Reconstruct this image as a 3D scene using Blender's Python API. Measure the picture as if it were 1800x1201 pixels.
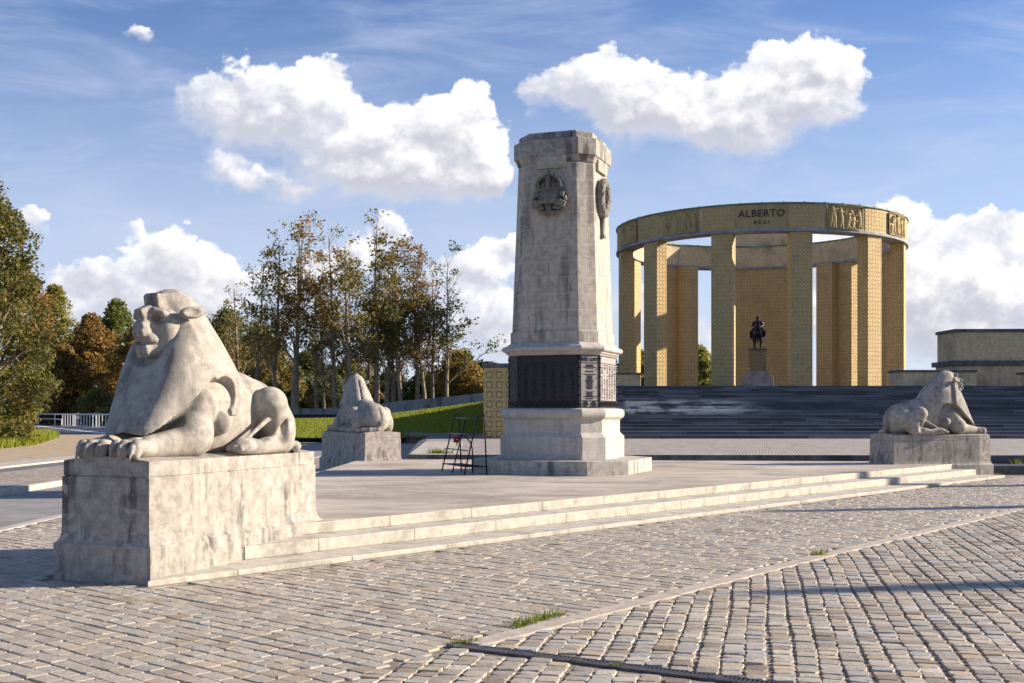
import bpy, math, random
import numpy as np
from mathutils import Vector, Matrix
R = math.radians
random.seed(7)
rng = np.random.default_rng(11)
for o in list(bpy.data.objects):
    bpy.data.objects.remove(o)
SC = bpy.context.scene
COL = SC.collection

# ------------------------------------------------------------------ camera
EYE, HOR, F = 1.7, 725.0, 2000.0          # eye height, horizon row and focal length (px of the 1800 px photo)
cam = bpy.data.cameras.new('camera')
cam.sensor_width = 36
cam.lens = 40
cam.shift_y = (HOR - 600.5) / 1800
cam.clip_start, cam.clip_end = 0.1, 6000
camo = bpy.data.objects.new('camera', cam)
camo.location = (0, 0, EYE)
camo.rotation_euler = (R(90), 0, 0)
COL.objects.link(camo)
SC.camera = camo

# ------------------------------------------------------------------ sun, exposure
SUN_EL = R(22)
SUN_AZ = math.atan2(0.982, 0.19)
SUN = Vector((math.cos(SUN_EL) * math.sin(SUN_AZ), math.cos(SUN_EL) * math.cos(SUN_AZ), math.sin(SUN_EL)))
sl = bpy.data.lights.new('sun', 'SUN')
sl.energy = 4.7
sl.angle = R(0.5)
sl.color = (1.0, 0.875, 0.72)
so = bpy.data.objects.new('sun', sl)
so.rotation_euler = SUN.to_track_quat('Z', 'Y').to_euler()
so.location = (60, 20, 60)
COL.objects.link(so)
SC.view_settings.view_transform = 'Standard'
SC.view_settings.look = 'None'
SC.view_settings.exposure = 1.04
SC.view_settings.gamma = 1
SC.view_settings.use_curve_mapping = False


# ------------------------------------------------------------------ node helper
class NT:
    def __init__(s, tree):
        s.t = tree

    def n(s, typ, _p=None, **inp):
        nd = s.t.nodes.new(typ)
        for k, v in (_p or {}).items():
            setattr(nd, k, v)
        for k, v in inp.items():
            key = int(k[1:]) if k[0] == 'i' and k[1:].isdigit() else k.replace('_', ' ')
            s.set(nd, key, v)
        return nd

    def set(s, nd, key, v):
        sock = nd.inputs[key]
        if isinstance(v, bpy.types.NodeSocket):
            s.t.links.new(v, sock)
        elif isinstance(v, bpy.types.Node):
            s.t.links.new(v.outputs[0], sock)
        else:
            sock.default_value = v

    def m(s, op, a, b=None, c=None, clamp=False):
        nd = s.t.nodes.new('ShaderNodeMath')
        nd.operation = op
        nd.use_clamp = clamp
        for i, v in enumerate((a, b, c)):
            if v is not None:
                s.set(nd, i, v)
        return nd.outputs[0]

    def v(s, op, a, b=None, c=None, out=0):
        nd = s.t.nodes.new('ShaderNodeVectorMath')
        nd.operation = op
        for i, v in enumerate((a, b, c)):
            if v is not None:
                s.set(nd, i, v)
        return nd.outputs[out]

    def mix(s, f, a, b, mode='MIX'):
        nd = s.t.nodes.new('ShaderNodeMix')
        nd.data_type = 'RGBA'
        nd.blend_type = mode
        nd.clamp_factor = True
        s.set(nd, 0, f)
        s.set(nd, 6, a)
        s.set(nd, 7, b)
        return nd.outputs[2]

    def ss(s, x, lo, hi):
        nd = s.t.nodes.new('ShaderNodeMapRange')
        nd.interpolation_type = 'SMOOTHSTEP'
        s.set(nd, 0, x)
        s.set(nd, 1, lo)
        s.set(nd, 2, hi)
        return nd.outputs[0]

    def noise(s, vec, scale, detail=4, rough=.55, dist=0):
        nd = s.n('ShaderNodeTexNoise', Scale=scale, Detail=detail, Roughness=rough, Distortion=dist)
        if vec is not None:
            s.set(nd, 'Vector', vec)
        return nd.outputs[0]


def rgb(r, g, b):
    return (r, g, b, 1)


# ------------------------------------------------------------------ sky with clouds
def build_world():
    w = bpy.data.worlds.new("World")
    SC.world = w
    w.use_nodes = True
    t = w.node_tree
    t.nodes.clear()
    N = NT(t)
    sky = N.n('ShaderNodeTexSky', dict(sky_type='NISHITA', sun_disc=False, sun_elevation=SUN_EL, sun_rotation=SUN_AZ,
                                       air_density=1.0, dust_density=0.3, ozone_density=4.0))
    tc = N.n('ShaderNodeTexCoord')
    d = tc.outputs['Generated']
    sep = N.n('ShaderNodeSeparateXYZ', Vector=d)
    yy = N.m('MAXIMUM', sep.outputs[1], .06)
    u = N.m('DIVIDE', sep.outputs[0], yy)
    v = N.m('DIVIDE', sep.outputs[2], yy)
    uv = N.n('ShaderNodeCombineXYZ', X=u, Y=v, Z=0.0).outputs[0]
    # warp
    w1 = N.n('ShaderNodeTexNoise', Vector=uv, Scale=14.0, Detail=4.0, Roughness=.5)
    w1c = N.v('SUBTRACT', w1.outputs['Color'], (.5, .5, .5))
    w1m = N.v('MULTIPLY', w1c, (.05, .04, 0))
    w2 = N.n('ShaderNodeTexNoise', Vector=uv, Scale=55.0, Detail=3.0, Roughness=.6)
    w2c = N.v('SUBTRACT', w2.outputs['Color'], (.5, .5, .5))
    w2m = N.v('MULTIPLY', w2c, (.020, .018, 0))
    p = N.v('ADD', N.v('ADD', uv, w1m), w2m)
    blobs = [  # photo px: x, y, rx, ry, density
        (470, 185, 105, 95, 1), (395, 165, 60, 60, .8), (540, 150, 75, 60, 1), (335, 150, 40, 60, .6), (585, 245, 90, 70, 1),
        (680, 245, 115, 85, 1), (775, 230, 100, 85, 1.1), (835, 190, 50, 50, 1), (838, 280, 62, 72, 1.1),
        (745, 312, 140, 44, 1.1), (645, 296, 90, 40, .9), (860, 318, 36, 40, .8), (430, 230, 70, 50, .8), (600, 115, 36, 34, .7),
        (1060, 115, 72, 68, 1.1), (975, 150, 50, 44, 1), (935, 168, 30, 26, .7), (1110, 170, 120, 60, 1.1), (1210, 190, 120, 62, 1.1), (1330, 175, 120, 75, 1.1),
        (1420, 115, 105, 70, 1.2), (1468, 150, 65, 66, 1.1), (1285, 245, 85, 42, 1), (1090, 205, 90, 32, .8), (1390, 200, 75, 55, 1),
        (250, 62, 40, 19, .95), (393, 298, 38, 26, .95), (430, 326, 85, 18, .85), (515, 330, 36, 20, .9),
        (55, 385, 30, 42, .95), (298, 435, 50, 42, 1), (232, 392, 26, 22, .7), (265, 485, 110, 60, 1), (140, 485, 62, 30, .9),
        (385, 495, 80, 45, .9), (690, 400, 42, 30, .95), (620, 450, 70, 40, .8), (830, 465, 60, 36, 1), (835, 540, 95, 60, 1), (900, 440, 40, 30, .8),
        (1120, 520, 90, 60, .8), (1480, 380, 50, 32, 1), (1565, 388, 50, 34, 1.05), (1620, 440, 52, 70, 1.1), (1670, 520, 95, 80, 1.1),
        (1740, 395, 80, 30, .75), (1765, 460, 70, 46, 1.05), (1790, 545, 110, 62, 1), (1500, 470, 90, 60, .9), (1360, 470, 160, 70, .7),
        (1790, 370, 50, 24, .7), (1700, 600, 130, 36, .8), (1640, 560, 60, 50, .9), (880, 600, 90, 36, .8), (290, 545, 160, 40, .8),
        (560, 500, 120, 60, .7), (1210, 590, 150, 40, .8), (1450, 560, 120, 50, .8), (100, 540, 70, 30, .7)]
    acc_w, acc_l = None, None
    for (x, y, rx, ry, am) in blobs:
        if y > 350:
            am, rx, ry = am * 1.2, rx * 1.12, ry * 1.12
        cu, cv = (x - 900) / F, (HOR - y) / F
        iu, iv = F / rx, F / ry
        q = N.v('MULTIPLY_ADD', p, (iu, iv, 0), (-cu * iu, -cv * iv, 0))
        dd = N.v('DOT_PRODUCT', q, q, out=1)
        ww = N.m('POWER', .30, dd)
        ww = N.m('MULTIPLY', ww, am) if am != 1 else ww
        ll = N.v('DOT_PRODUCT', q, (.40, .85, 0), out=1)
        acc_l = N.m('MULTIPLY', ll, ww) if acc_l is None else N.m('MULTIPLY_ADD', ll, ww, acc_l)
        acc_w = ww if acc_w is None else N.m('ADD', acc_w, ww)
    inside = N.m('DIVIDE', acc_l, N.m('ADD', acc_w, .05))
    # billowy detail
    stretched = N.v('MULTIPLY', uv, (1.0, 1.25, 1))
    f1 = N.noise(stretched, 24, 7, .53, .25)
    f2 = N.noise(N.v('ADD', stretched, (.010, .018, 0)), 24, 7, .53, .25)
    vor = N.n('ShaderNodeTexVoronoi', dict(feature='SMOOTH_F1'), Vector=N.v('ADD', stretched, w2m), Scale=48.0, Smoothness=.35, Detail=2.0, Roughness=.6)
    bil = N.m('SUBTRACT', .42, vor.outputs['Distance'])
    dens = N.m('ADD', acc_w, N.m('ADD', N.m('MULTIPLY', N.m('SUBTRACT', f1, .5), 1.3), N.m('MULTIPLY', bil, .42)))
    # soft lower edge, crisp top edge
    soft = N.m('ADD', .17, N.m('MULTIPLY', N.ss(inside, .35, -.55), .45))
    a = N.ss(dens, N.m('SUBTRACT', .46, N.m('MULTIPLY', soft, .6)), N.m('ADD', .46, soft))
    low = N.ss(v, .012, .16)                       # general horizon haze bank of far cumulus
    lit = N.m('ADD', N.m('MULTIPLY', inside, .55), N.m('ADD', N.m('MULTIPLY', N.m('SUBTRACT', f1, f2), .7), N.m('MULTIPLY', bil, .18)))
    lit = N.m('ADD', lit, N.m('MULTIPLY', N.m('SUBTRACT', f1, .5), .35))
    s = N.ss(lit, -.36, .40)
    thick = N.ss(acc_w, .5, 2.2)
    ccol = N.mix(s, rgb(.29, .295, .335), rgb(.72, .69, .66))
    ccol = N.mix(N.m('MULTIPLY', N.m('SUBTRACT', 1.0, thick), .35), ccol, rgb(.37, .41, .50))
    # background blue
    bg_sky = N.v('MULTIPLY', sky.outputs[0], (.054, .059, .073))
    hz = N.ss(v, .42, .0)
    skyc = N.mix(N.m('MULTIPLY', hz, .72), bg_sky, rgb(.38, .41, .48))
    cir = N.noise(N.v('MULTIPLY', uv, (3.0, 13.0, 1)), 1.6, 6, .62, .6)
    cirm = N.m('MULTIPLY', N.ss(cir, .38, .80), .50)
    skyc = N.mix(cirm, skyc, rgb(.32, .355, .45))
    front = N.m('GREATER_THAN', sep.outputs[1], .08)
    fin = N.mix(N.m('MULTIPLY', N.m('MULTIPLY', a, front), .97), skyc, ccol)
    bg = N.n('ShaderNodeBackground', Color=fin, Strength=1.0)
    out = N.n('ShaderNodeOutputWorld')
    t.links.new(bg.outputs[0], out.inputs[0])
    w.cycles.sampling_method = 'MANUAL'
    w.cycles.sample_map_resolution = 512


build_world()


# ------------------------------------------------------------------ geometry helpers
def G(px, py, h=0.0):
    """world point on the horizontal plane z=h seen at photo pixel px,py"""
    y = (EYE - h) * F / (py - HOR)
    return ((px - 900) / F * y, y)


def mesh_obj(name, verts, faces, mat=None, parent=None, uvs=None, smooth=False, col=None):
    me = bpy.data.meshes.new(name)
    V = np.asarray(verts, dtype=np.float32).reshape(-1, 3)
    if isinstance(faces, np.ndarray):
        nf, k = faces.shape
        me.vertices.add(len(V))
        me.vertices.foreach_set('co', V.ravel())
        me.loops.add(nf * k)
        me.loops.foreach_set('vertex_index', faces.astype(np.int32).ravel())
        me.polygons.add(nf)
        me.polygons.foreach_set('loop_start', np.arange(0, nf * k, k, dtype=np.int32))
        me.update(calc_edges=True)
    else:
        me.from_pydata([tuple(map(float, p)) for p in V], [], faces)
        me.update()
    if smooth:
        me.polygons.foreach_set('use_smooth', np.ones(len(me.polygons), dtype=bool))
    if col is not None:
        at = me.color_attributes.new('tint', 'FLOAT_COLOR', 'POINT')
        c4 = np.ones((len(V), 4), dtype=np.float32)
        c4[:, :3] = col
        at.data.foreach_set('color', c4.ravel())
    if mat:
        me.materials.append(mat)
    o = bpy.data.objects.new(name, me)
    COL.objects.link(o)
    if parent:
        o.parent = parent
    if uvs is None:
        auto_uv(me)
    elif uvs is not False:
        l = me.uv_layers.new(name='UVMap')
        l.data.foreach_set('uv', np.asarray(uvs, dtype=np.float32).ravel())
    return o


def auto_uv(me):
    if len(me.polygons) > 60000:
        return
    l = me.uv_layers.new(name='UVMap')
    buf = np.zeros((len(me.loops), 2), dtype=np.float32)
    vs = me.vertices
    for p in me.polygons:
        n = p.normal
        if abs(n.z) > .85:
            for li in p.loop_indices:
                c = vs[me.loops[li].vertex_index].co
                buf[li] = (c.x, c.y)
        else:
            h = math.hypot(n.x, n.y) or 1
            tx, ty = -n.y / h, n.x / h
            for li in p.loop_indices:
                c = vs[me.loops[li].vertex_index].co
                buf[li] = (c.x * tx + c.y * ty, c.z)
    l.data.foreach_set('uv', buf.ravel())


class MB:
    def __init__(s):
        s.v, s.f = [], []

    def add(s, vs, fs):
        b = len(s.v)
        s.v += [tuple(p) for p in vs]
        s.f += [[i + b for i in f] for f in fs]

    def box(s, c, size, rz=0.0, rx=0.0, ry=0.0):
        M = Matrix.Translation(c) @ Matrix.Rotation(rz, 4, 'Z') @ Matrix.Rotation(ry, 4, 'Y') @ Matrix.Rotation(rx, 4, 'X')
        hx, hy, hz = size[0] / 2, size[1] / 2, size[2] / 2
        vs = [M @ Vector((x * hx, y * hy, z * hz)) for z in (-1, 1) for (x, y) in ((-1, -1), (1, -1), (1, 1), (-1, 1))]
        s.add(vs, [(3, 2, 1, 0), (4, 5, 6, 7), (0, 1, 5, 4), (1, 2, 6, 5), (2, 3, 7, 6), (3, 0, 4, 7)])

    def loft(s, rings, cap0=True, cap1=True, closed=True):
        n = len(rings[0])
        vs = [p for r in rings for p in r]
        fs = []
        for k in range(len(rings) - 1):
            for i in range(n if closed else n - 1):
                j = (i + 1) % n
                fs.append((k * n + i, k * n + j, (k + 1) * n + j, (k + 1) * n + i))
        if cap0:
            fs.append(tuple(range(n - 1, -1, -1)))
        if cap1:
            b = (len(rings) - 1) * n
            fs.append(tuple(range(b, b + n)))
        s.add(vs, fs)

    def prism(s, poly, z0, z1):
        s.loft([[(x, y, z0) for x, y in poly], [(x, y, z1) for x, y in poly]])

    def tube(s, pts, r, n=8, cap=True):
        pts = [Vector(p) for p in pts]
        rs = r if isinstance(r, (list, tuple)) else [r] * len(pts)
        rings = []
        up = Vector((0, 0, 1))
        prev = None
        for i, p in enumerate(pts):
            t = (pts[min(i + 1, len(pts) - 1)] - pts[max(i - 1, 0)]).normalized()
            if prev is None:
                a = t.cross(up if abs(t.z) < .95 else Vector((1, 0, 0))).normalized()
            else:
                a = (prev - t * prev.dot(t)).normalized()
            prev = a
            b = t.cross(a)
            rings.append([p + a * (rs[i] * math.cos(k * 2 * math.pi / n)) + b * (rs[i] * math.sin(k * 2 * math.pi / n)) for k in range(n)])
        s.loft(rings, cap, cap)

    def arc_band(s, r0, r1, z0, z1, a0, a1, n, full=False):
        """solid curved band; angle 0 faces local -Y, positive towards +X"""
        m = n if full else n + 1
        P = lambda r, a, z: (r * math.sin(a), -r * math.cos(a), z)
        vs = []
        for i in range(m):
            a = a0 + (a1 - a0) * i / n
            vs += [P(r0, a, z0), P(r1, a, z0), P(r1, a, z1), P(r0, a, z1)]
        fs = []
        for i in range(n):
            b, c = 4 * i, 4 * ((i + 1) % m)
            for k in range(4):
                l = (k + 1) % 4
                fs.append((b + k, c + k, c + l, b + l))
        if not full:
            fs.append((3, 2, 1, 0))
            e = 4 * n
            fs.append((e, e + 1, e + 2, e + 3))
        s.add(vs, fs)

    def build(s, name, mat, parent=None, smooth=False, bevel=0.0, seg=2, auto=None):
        o = mesh_obj(name, s.v, s.f, mat, parent, smooth=smooth)
        if bevel:
            b = o.modifiers.new('bevel', 'BEVEL')
            b.width = bevel
            b.segments = seg
            b.limit_method = 'ANGLE'
            b.angle_limit = R(28)
            b.harden_normals = False
        return o


def thing(name, label, cat, loc=(0, 0, 0), rz=0.0, group=None):
    o = bpy.data.objects.new(name, None)
    o.empty_display_size = .3
    COL.objects.link(o)
    o.location = loc
    o.rotation_euler = (0, 0, rz)
    return tag(o, label, cat, group)


def tag(o, label, cat, group=None):
    o['label'] = label
    o['category'] = cat
    if group:
        o['group'] = group
    return o


def struct(o, kind='structure'):
    o['kind'] = kind
    return o


def copy_tree(o, loc, rz, scale=None, label=None):
    def rec(a, par):
        c = a.copy()
        COL.objects.link(c)
        c.parent = par
        for ch in a.children:
            rec(ch, c)
        return c
    c = rec(o, None)
    c.location = loc
    c.rotation_euler = (0, 0, rz)
    if scale is not None:
        c.scale = (scale,) * 3 if not isinstance(scale, tuple) else scale
    if label:
        c['label'] = label
    return c


# ------------------------------------------------------------------ signed distance sculpting
class SDF:
    def __init__(s, lo, hi, h):
        s.lo, s.h = np.array(lo, float), h
        n = [int(math.ceil((b - a) / h)) + 1 for a, b in zip(lo, hi)]
        s.ax = [(lo[i] + h * np.arange(n[i])).astype(np.float32) for i in range(3)]
        s.D = np.full(n, 1.0, np.float32)

    def blk(s, lo, hi, m):
        sl = []
        for i in range(3):
            a = int(max(0, math.floor((lo[i] - m - s.lo[i]) / s.h)))
            b = int(min(len(s.ax[i]), math.ceil((hi[i] + m - s.lo[i]) / s.h) + 1))
            if b <= a:
                return None
            sl.append(slice(a, b))
        return tuple(sl)

    def op(s, prim, k=.02, cut=False):
        fn, lo, hi = prim
        sl = s.blk(lo, hi, k + 4 * s.h)
        if sl is None:
            return
        X, Y, Z = s.ax[0][sl[0]][:, None, None], s.ax[1][sl[1]][None, :, None], s.ax[2][sl[2]][None, None, :]
        d = fn(X, Y, Z).astype(np.float32)
        a = s.D[sl]
        b = -d if cut else d
        if cut:
            hh = np.clip(k - np.abs(a - b), 0, None) / max(k, 1e-6)
            s.D[sl] = np.maximum(a, b) + hh * hh * k * .25
        else:
            hh = np.clip(k - np.abs(a - b), 0, None) / max(k, 1e-6)
            s.D[sl] = np.minimum(a, b) - hh * hh * k * .25

    def mesh(s, smooth_it=1):
        D = s.D
        sg = D < 0
        nx, ny, nz = D.shape
        cnt = np.zeros((nx - 1, ny - 1, nz - 1), np.int8)
        C = {}
        for a in (0, 1):
            for b in (0, 1):
                for c in (0, 1):
                    C[a, b, c] = D[a:nx - 1 + a, b:ny - 1 + b, c:nz - 1 + c]
                    cnt += sg[a:nx - 1 + a, b:ny - 1 + b, c:nz - 1 + c]
        act = (cnt > 0) & (cnt < 8)
        I = np.argwhere(act)
        vals = {k: v[act] for k, v in C.items()}
        P = np.zeros((len(I), 3))
        W = np.zeros(len(I))
        corners = list(vals)
        for i, ca in enumerate(corners):
            for cb in corners[i + 1:]:
                if sum(abs(x - y) for x, y in zip(ca, cb)) != 1:
                    continue
                va, vb = vals[ca], vals[cb]
                x = (va < 0) != (vb < 0)
                t = np.where(x, va / np.where(x, va - vb, 1), 0)
                for ax in range(3):
                    P[:, ax] += np.where(x, ca[ax] + t * (cb[ax] - ca[ax]), 0)
                W += x
        P = (P / W[:, None] + I) * s.h + s.lo
        idx = np.full(act.shape, -1, np.int64)
        idx[act] = np.arange(len(I))
        quads = []
        for ax in range(3):
            o1, o2 = (ax + 1) % 3, (ax + 2) % 3
            sla = [slice(1, -1)] * 3
            sla[ax] = slice(0, -1)
            slb = [slice(1, -1)] * 3
            slb[ax] = slice(1, None)
            A, B = sg[tuple(sla)], sg[tuple(slb)]
            for flip in (False, True):
                m = (A & ~B) if not flip else (~A & B)
                J = np.argwhere(m)
                if not len(J):
                    continue
                base = J.copy()
                base[:, o1] += 1
                base[:, o2] += 1
                q = []
                for (d1, d2) in ((-1, -1), (0, -1), (0, 0), (-1, 0)):
                    c = base.copy()
                    c[:, o1] += d1
                    c[:, o2] += d2
                    q.append(idx[c[:, 0], c[:, 1], c[:, 2]])
                q = np.stack(q, 1)
                if flip:
                    q = q[:, ::-1]
                quads.append(q)
        Q = np.concatenate(quads)
        Q = Q[(Q >= 0).all(1)]
        for _ in range(smooth_it):
            S = np.zeros_like(P)
            n = np.zeros(len(P))
            for a, b in ((0, 1), (1, 2), (2, 3), (3, 0)):
                np.add.at(S, Q[:, a], P[Q[:, b]])
                np.add.at(S, Q[:, b], P[Q[:, a]])
                np.add.at(n, Q[:, a], 1)
                np.add.at(n, Q[:, b], 1)
            P = P * .5 + .5 * S / np.maximum(n, 1)[:, None]
        return P, Q


def _rot(rot):
    if rot is None:
        return None
    from mathutils import Euler
    return np.array(Euler([R(a) for a in rot]).to_matrix().transposed(), float)


def _loc(X, Y, Z, c, M):
    x, y, z = X - c[0], Y - c[1], Z - c[2]
    if M is None:
        return x, y, z
    return (M[0, 0] * x + M[0, 1] * y + M[0, 2] * z, M[1, 0] * x + M[1, 1] * y + M[1, 2] * z, M[2, 0] * x + M[2, 1] * y + M[2, 2] * z)


def ell(c, r, rot=None):
    M = _rot(rot)
    R_ = max(r)

    def fn(X, Y, Z):
        x, y, z = _loc(X, Y, Z, c, M)
        k0 = np.sqrt((x / r[0]) ** 2 + (y / r[1]) ** 2 + (z / r[2]) ** 2)
        k1 = np.sqrt((x / r[0] ** 2) ** 2 + (y / r[1] ** 2) ** 2 + (z / r[2] ** 2) ** 2)
        return k0 * (k0 - 1) / np.maximum(k1, 1e-6)
    e = r if rot is None else (R_, R_, R_)
    return fn, [c[i] - e[i] for i in range(3)], [c[i] + e[i] for i in range(3)]


def con(a, b, ra, rb):
    a_, b_ = np.array(a, float), np.array(b, float)
    d = b_ - a_
    L = max(float(d @ d), 1e-9)

    def fn(X, Y, Z):
        x, y, z = X - a_[0], Y - a_[1], Z - a_[2]
        t = np.clip((x * d[0] + y * d[1] + z * d[2]) / L, 0, 1)
        return np.sqrt((x - t * d[0]) ** 2 + (y - t * d[1]) ** 2 + (z - t * d[2]) ** 2) - (ra + (rb - ra) * t)
    m = max(ra, rb)
    return fn, np.minimum(a_, b_) - m, np.maximum(a_, b_) + m


def bx(c, hs, r=.02, rot=None):
    M = _rot(rot)

    def fn(X, Y, Z):
        x, y, z = _loc(X, Y, Z, c, M)
        qx, qy, qz = np.abs(x) - hs[0] + r, np.abs(y) - hs[1] + r, np.abs(z) - hs[2] + r
        o = np.sqrt(np.maximum(qx, 0) ** 2 + np.maximum(qy, 0) ** 2 + np.maximum(qz, 0) ** 2)
        return o + np.minimum(np.maximum(qx, np.maximum(qy, qz)), 0) - r
    e = hs if rot is None else (np.linalg.norm(hs),) * 3
    return fn, [c[i] - e[i] for i in range(3)], [c[i] + e[i] for i in range(3)]


def mir(p):
    fn, lo, hi = p
    return (lambda X, Y, Z: fn(-X, Y, Z)), [-hi[0], lo[1], lo[2]], [-lo[0], hi[1], hi[2]]


def path(pts, rs):
    return [con(pts[i], pts[i + 1], rs[i], rs[i + 1]) for i in range(len(pts) - 1)]


# ------------------------------------------------------------------ materials
def mat_base(name):
    m = bpy.data.materials.new(name)
    m.use_nodes = True
    t = m.node_tree
    bs = t.nodes['Principled BSDF']
    return m, NT(t), bs


def bump(N, bs, h, strength=.5, dist=.02, prev=None):
    b = N.n('ShaderNodeBump', Strength=strength, Distance=dist, Height=h)
    if prev is not None:
        N.set(b, 'Normal', prev)
    N.set(bs, 'Normal', b.outputs[0])
    return b.outputs[0]


def coords(N, kind='Object'):
    return N.n('ShaderNodeTexCoord').outputs[kind]


def mat_simple(name, col, rough=.7, metal=0.0, var=.25, scale=6.0, bmp=0.0, bscale=60.0):
    m, N, bs = mat_base(name)
    oc = coords(N)
    n = N.noise(oc, scale, 5)
    f = N.ss(n, .3, .7)
    c = N.mix(f, rgb(*[x * (1 - var) for x in col]), rgb(*[min(1, x * (1 + var)) for x in col]))
    N.set(bs, 'Base Color', c)
    N.set(bs, 'Roughness', rough)
    N.set(bs, 'Metallic', metal)
    if bmp:
        bump(N, bs, N.noise(oc, bscale, 4), bmp, .02)
    return m


def mat_stone(name, light=(.50, .42, .33), dark=(.30, .25, .20), grime=(.075, .068, .062), gr=.5, joints=None, pits=1.0, streak=(5, 5, .45), pale=.25, jc=(.62, .57, .49), jm=.006, glo=.48):
    """weathered limestone: blotches, vertical rain streaks, pits; optional ashlar joints"""
    m, N, bs = mat_base(name)
    oc = coords(N)
    big = N.noise(oc, 1.6, 6, .6, .3)
    mid = N.noise(oc, 9, 6, .65)
    fine = N.noise(oc, 70, 4, .7)
    st = N.noise(N.v('MULTIPLY', oc, streak), 1.0, 5, .6)
    lay = N.noise(N.v('MULTIPLY', oc, (2, 2, 26)), 1.0, 4, .6, .6)
    c = N.mix(N.ss(mid, .3, .72), rgb(*dark), rgb(*light))
    c = N.mix(N.m('MULTIPLY', N.ss(big, .42, .68), .55), c, rgb(*[x * 1.12 for x in light]))
    c = N.mix(N.m('MULTIPLY', N.ss(lay, .5, .75), .22), c, rgb(*[x * .6 for x in dark]))
    g = N.m('MULTIPLY', N.ss(N.m('ADD', st, N.m('MULTIPLY', N.m('SUBTRACT', big, .5), .8)), glo, glo + .25), gr)
    c = N.mix(g, c, rgb(*grime))
    pl = N.m('MULTIPLY', N.ss(N.m('MULTIPLY', N.noise(oc, 7.5, 6, .62, .3), N.ss(st, .3, .6)), .50, .66), pale)
    c = N.mix(pl, c, rgb(.74, .66, .55))
    spk = N.ss(N.noise(oc, 150, 2, .5), .64, .74)
    c = N.mix(N.m('MULTIPLY', spk, .5), c, rgb(.10, .09, .08))
    h = N.m('ADD', N.m('MULTIPLY', fine, .8), N.m('MULTIPLY', mid, 1.0))
    if joints:
        wdt, hgt = joints
        uv = coords(N, 'UV')
        br = N.n('ShaderNodeTexBrick', dict(offset=.5), Vector=uv, Color1=rgb(1, 1, 1), Color2=rgb(.72, .72, .72), Mortar=rgb(0, 0, 0), Scale=1.0)
        for k, v in (('Mortar Size', jm), ('Mortar Smooth', .3), ('Brick Width', wdt), ('Row Height', hgt), ('Bias', 0.0)):
            br.inputs[k].default_value = v
        tone = N.m('MULTIPLY', N.m('SUBTRACT', 1.0, br.outputs[0]), .5)
        c = N.mix(N.m('MULTIPLY', tone, 1 - 0.0), c, N.mix(.5, c, rgb(*[x * .75 for x in dark])))
        c = N.mix(N.m('MULTIPLY', br.outputs['Fac'], .6), c, rgb(*jc))
        h = N.m('SUBTRACT', h, N.m('MULTIPLY', br.outputs['Fac'], .8))
    pv = N.n('ShaderNodeTexVoronoi', Vector=oc, Scale=26.0)
    pit = N.m('MULTIPLY', N.ss(pv.outputs[0], .16, .05), N.ss(N.noise(oc, 3.0, 2), .5, .62))
    h = N.m('SUBTRACT', h, N.m('MULTIPLY', pit, 1.2 * pits))
    c = N.mix(N.m('MULTIPLY', pit, .5 * pits), c, rgb(*[x * .5 for x in dark]))
    N.set(bs, 'Base Color', c)
    N.set(bs, 'Roughness', .88)
    bump(N, bs, h, .55, .012)
    return m


M = {}
M['lion'] = mat_stone('lion_limestone', light=(.45, .405, .345), dark=(.25, .222, .185), gr=.62, pits=1.1, streak=(4, 4, .8), pale=.12)
M['pedestal'] = mat_stone('pedestal_limestone', light=(.46, .41, .35), dark=(.25, .222, .187), gr=.9, pits=1.3, pale=.42)
M['ashlar'] = mat_stone('ashlar_limestone', light=(.53, .47, .385), dark=(.32, .28, .23), gr=.66, jm=.009, glo=.47, joints=(.86, .36), pits=.5, streak=(4.2, 4.2, .38), pale=.1)
M['clean'] = mat_stone('clean_limestone', light=(.55, .505, .44), dark=(.42, .38, .33), gr=.30, joints=(.98, .50), pits=.3, pale=.1)
M['slab'] = mat_stone('slab_limestone', light=(.53, .485, .42), dark=(.31, .28, .24), gr=.85, joints=(.80, .40), pits=.6, pale=.2)
M['cap'] = mat_stone('capping_limestone', light=(.44, .40, .34), dark=(.23, .205, .175), gr=.95, pits=.6, pale=.05)
M['step'] = mat_stone('step_limestone', light=(.57, .52, .43), dark=(.40, .36, .295), gr=.45, joints=(1.55, 10.0), pits=1.4, pale=.2, jc=(.09, .08, .065), jm=.010, streak=(3, 3, 3))
M['relief'] = mat_stone('relief_limestone', light=(.27, .24, .20), dark=(.13, .115, .095), gr=.7, pits=.4, pale=.05)


def mat_platform():
    m, N, bs = mat_base('platform_concrete')
    oc = coords(N)
    a = N.noise(N.v('MULTIPLY', oc, (.55, .8, 1)), 1.0, 8, .68, .5)
    b = N.noise(oc, 12, 6, .7)
    c = N.mix(N.ss(a, .32, .68), rgb(.27, .228, .18), rgb(.56, .475, .385))
    c = N.mix(N.m('MULTIPLY', N.ss(b, .45, .7), .5), c, rgb(.52, .45, .37))
    sp = N.ss(N.noise(oc, 2.3, 3, .5, 1.0), .62, .70)
    c = N.mix(N.m('MULTIPLY', sp, .3), c, rgb(.13, .11, .095))
    N.set(bs, 'Base Color', c)
    N.set(bs, 'Roughness', .85)
    bump(N, bs, N.m('ADD', b, N.noise(oc, 90, 3)), .5, .01)
    return m


M['platform'] = mat_platform()


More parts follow.
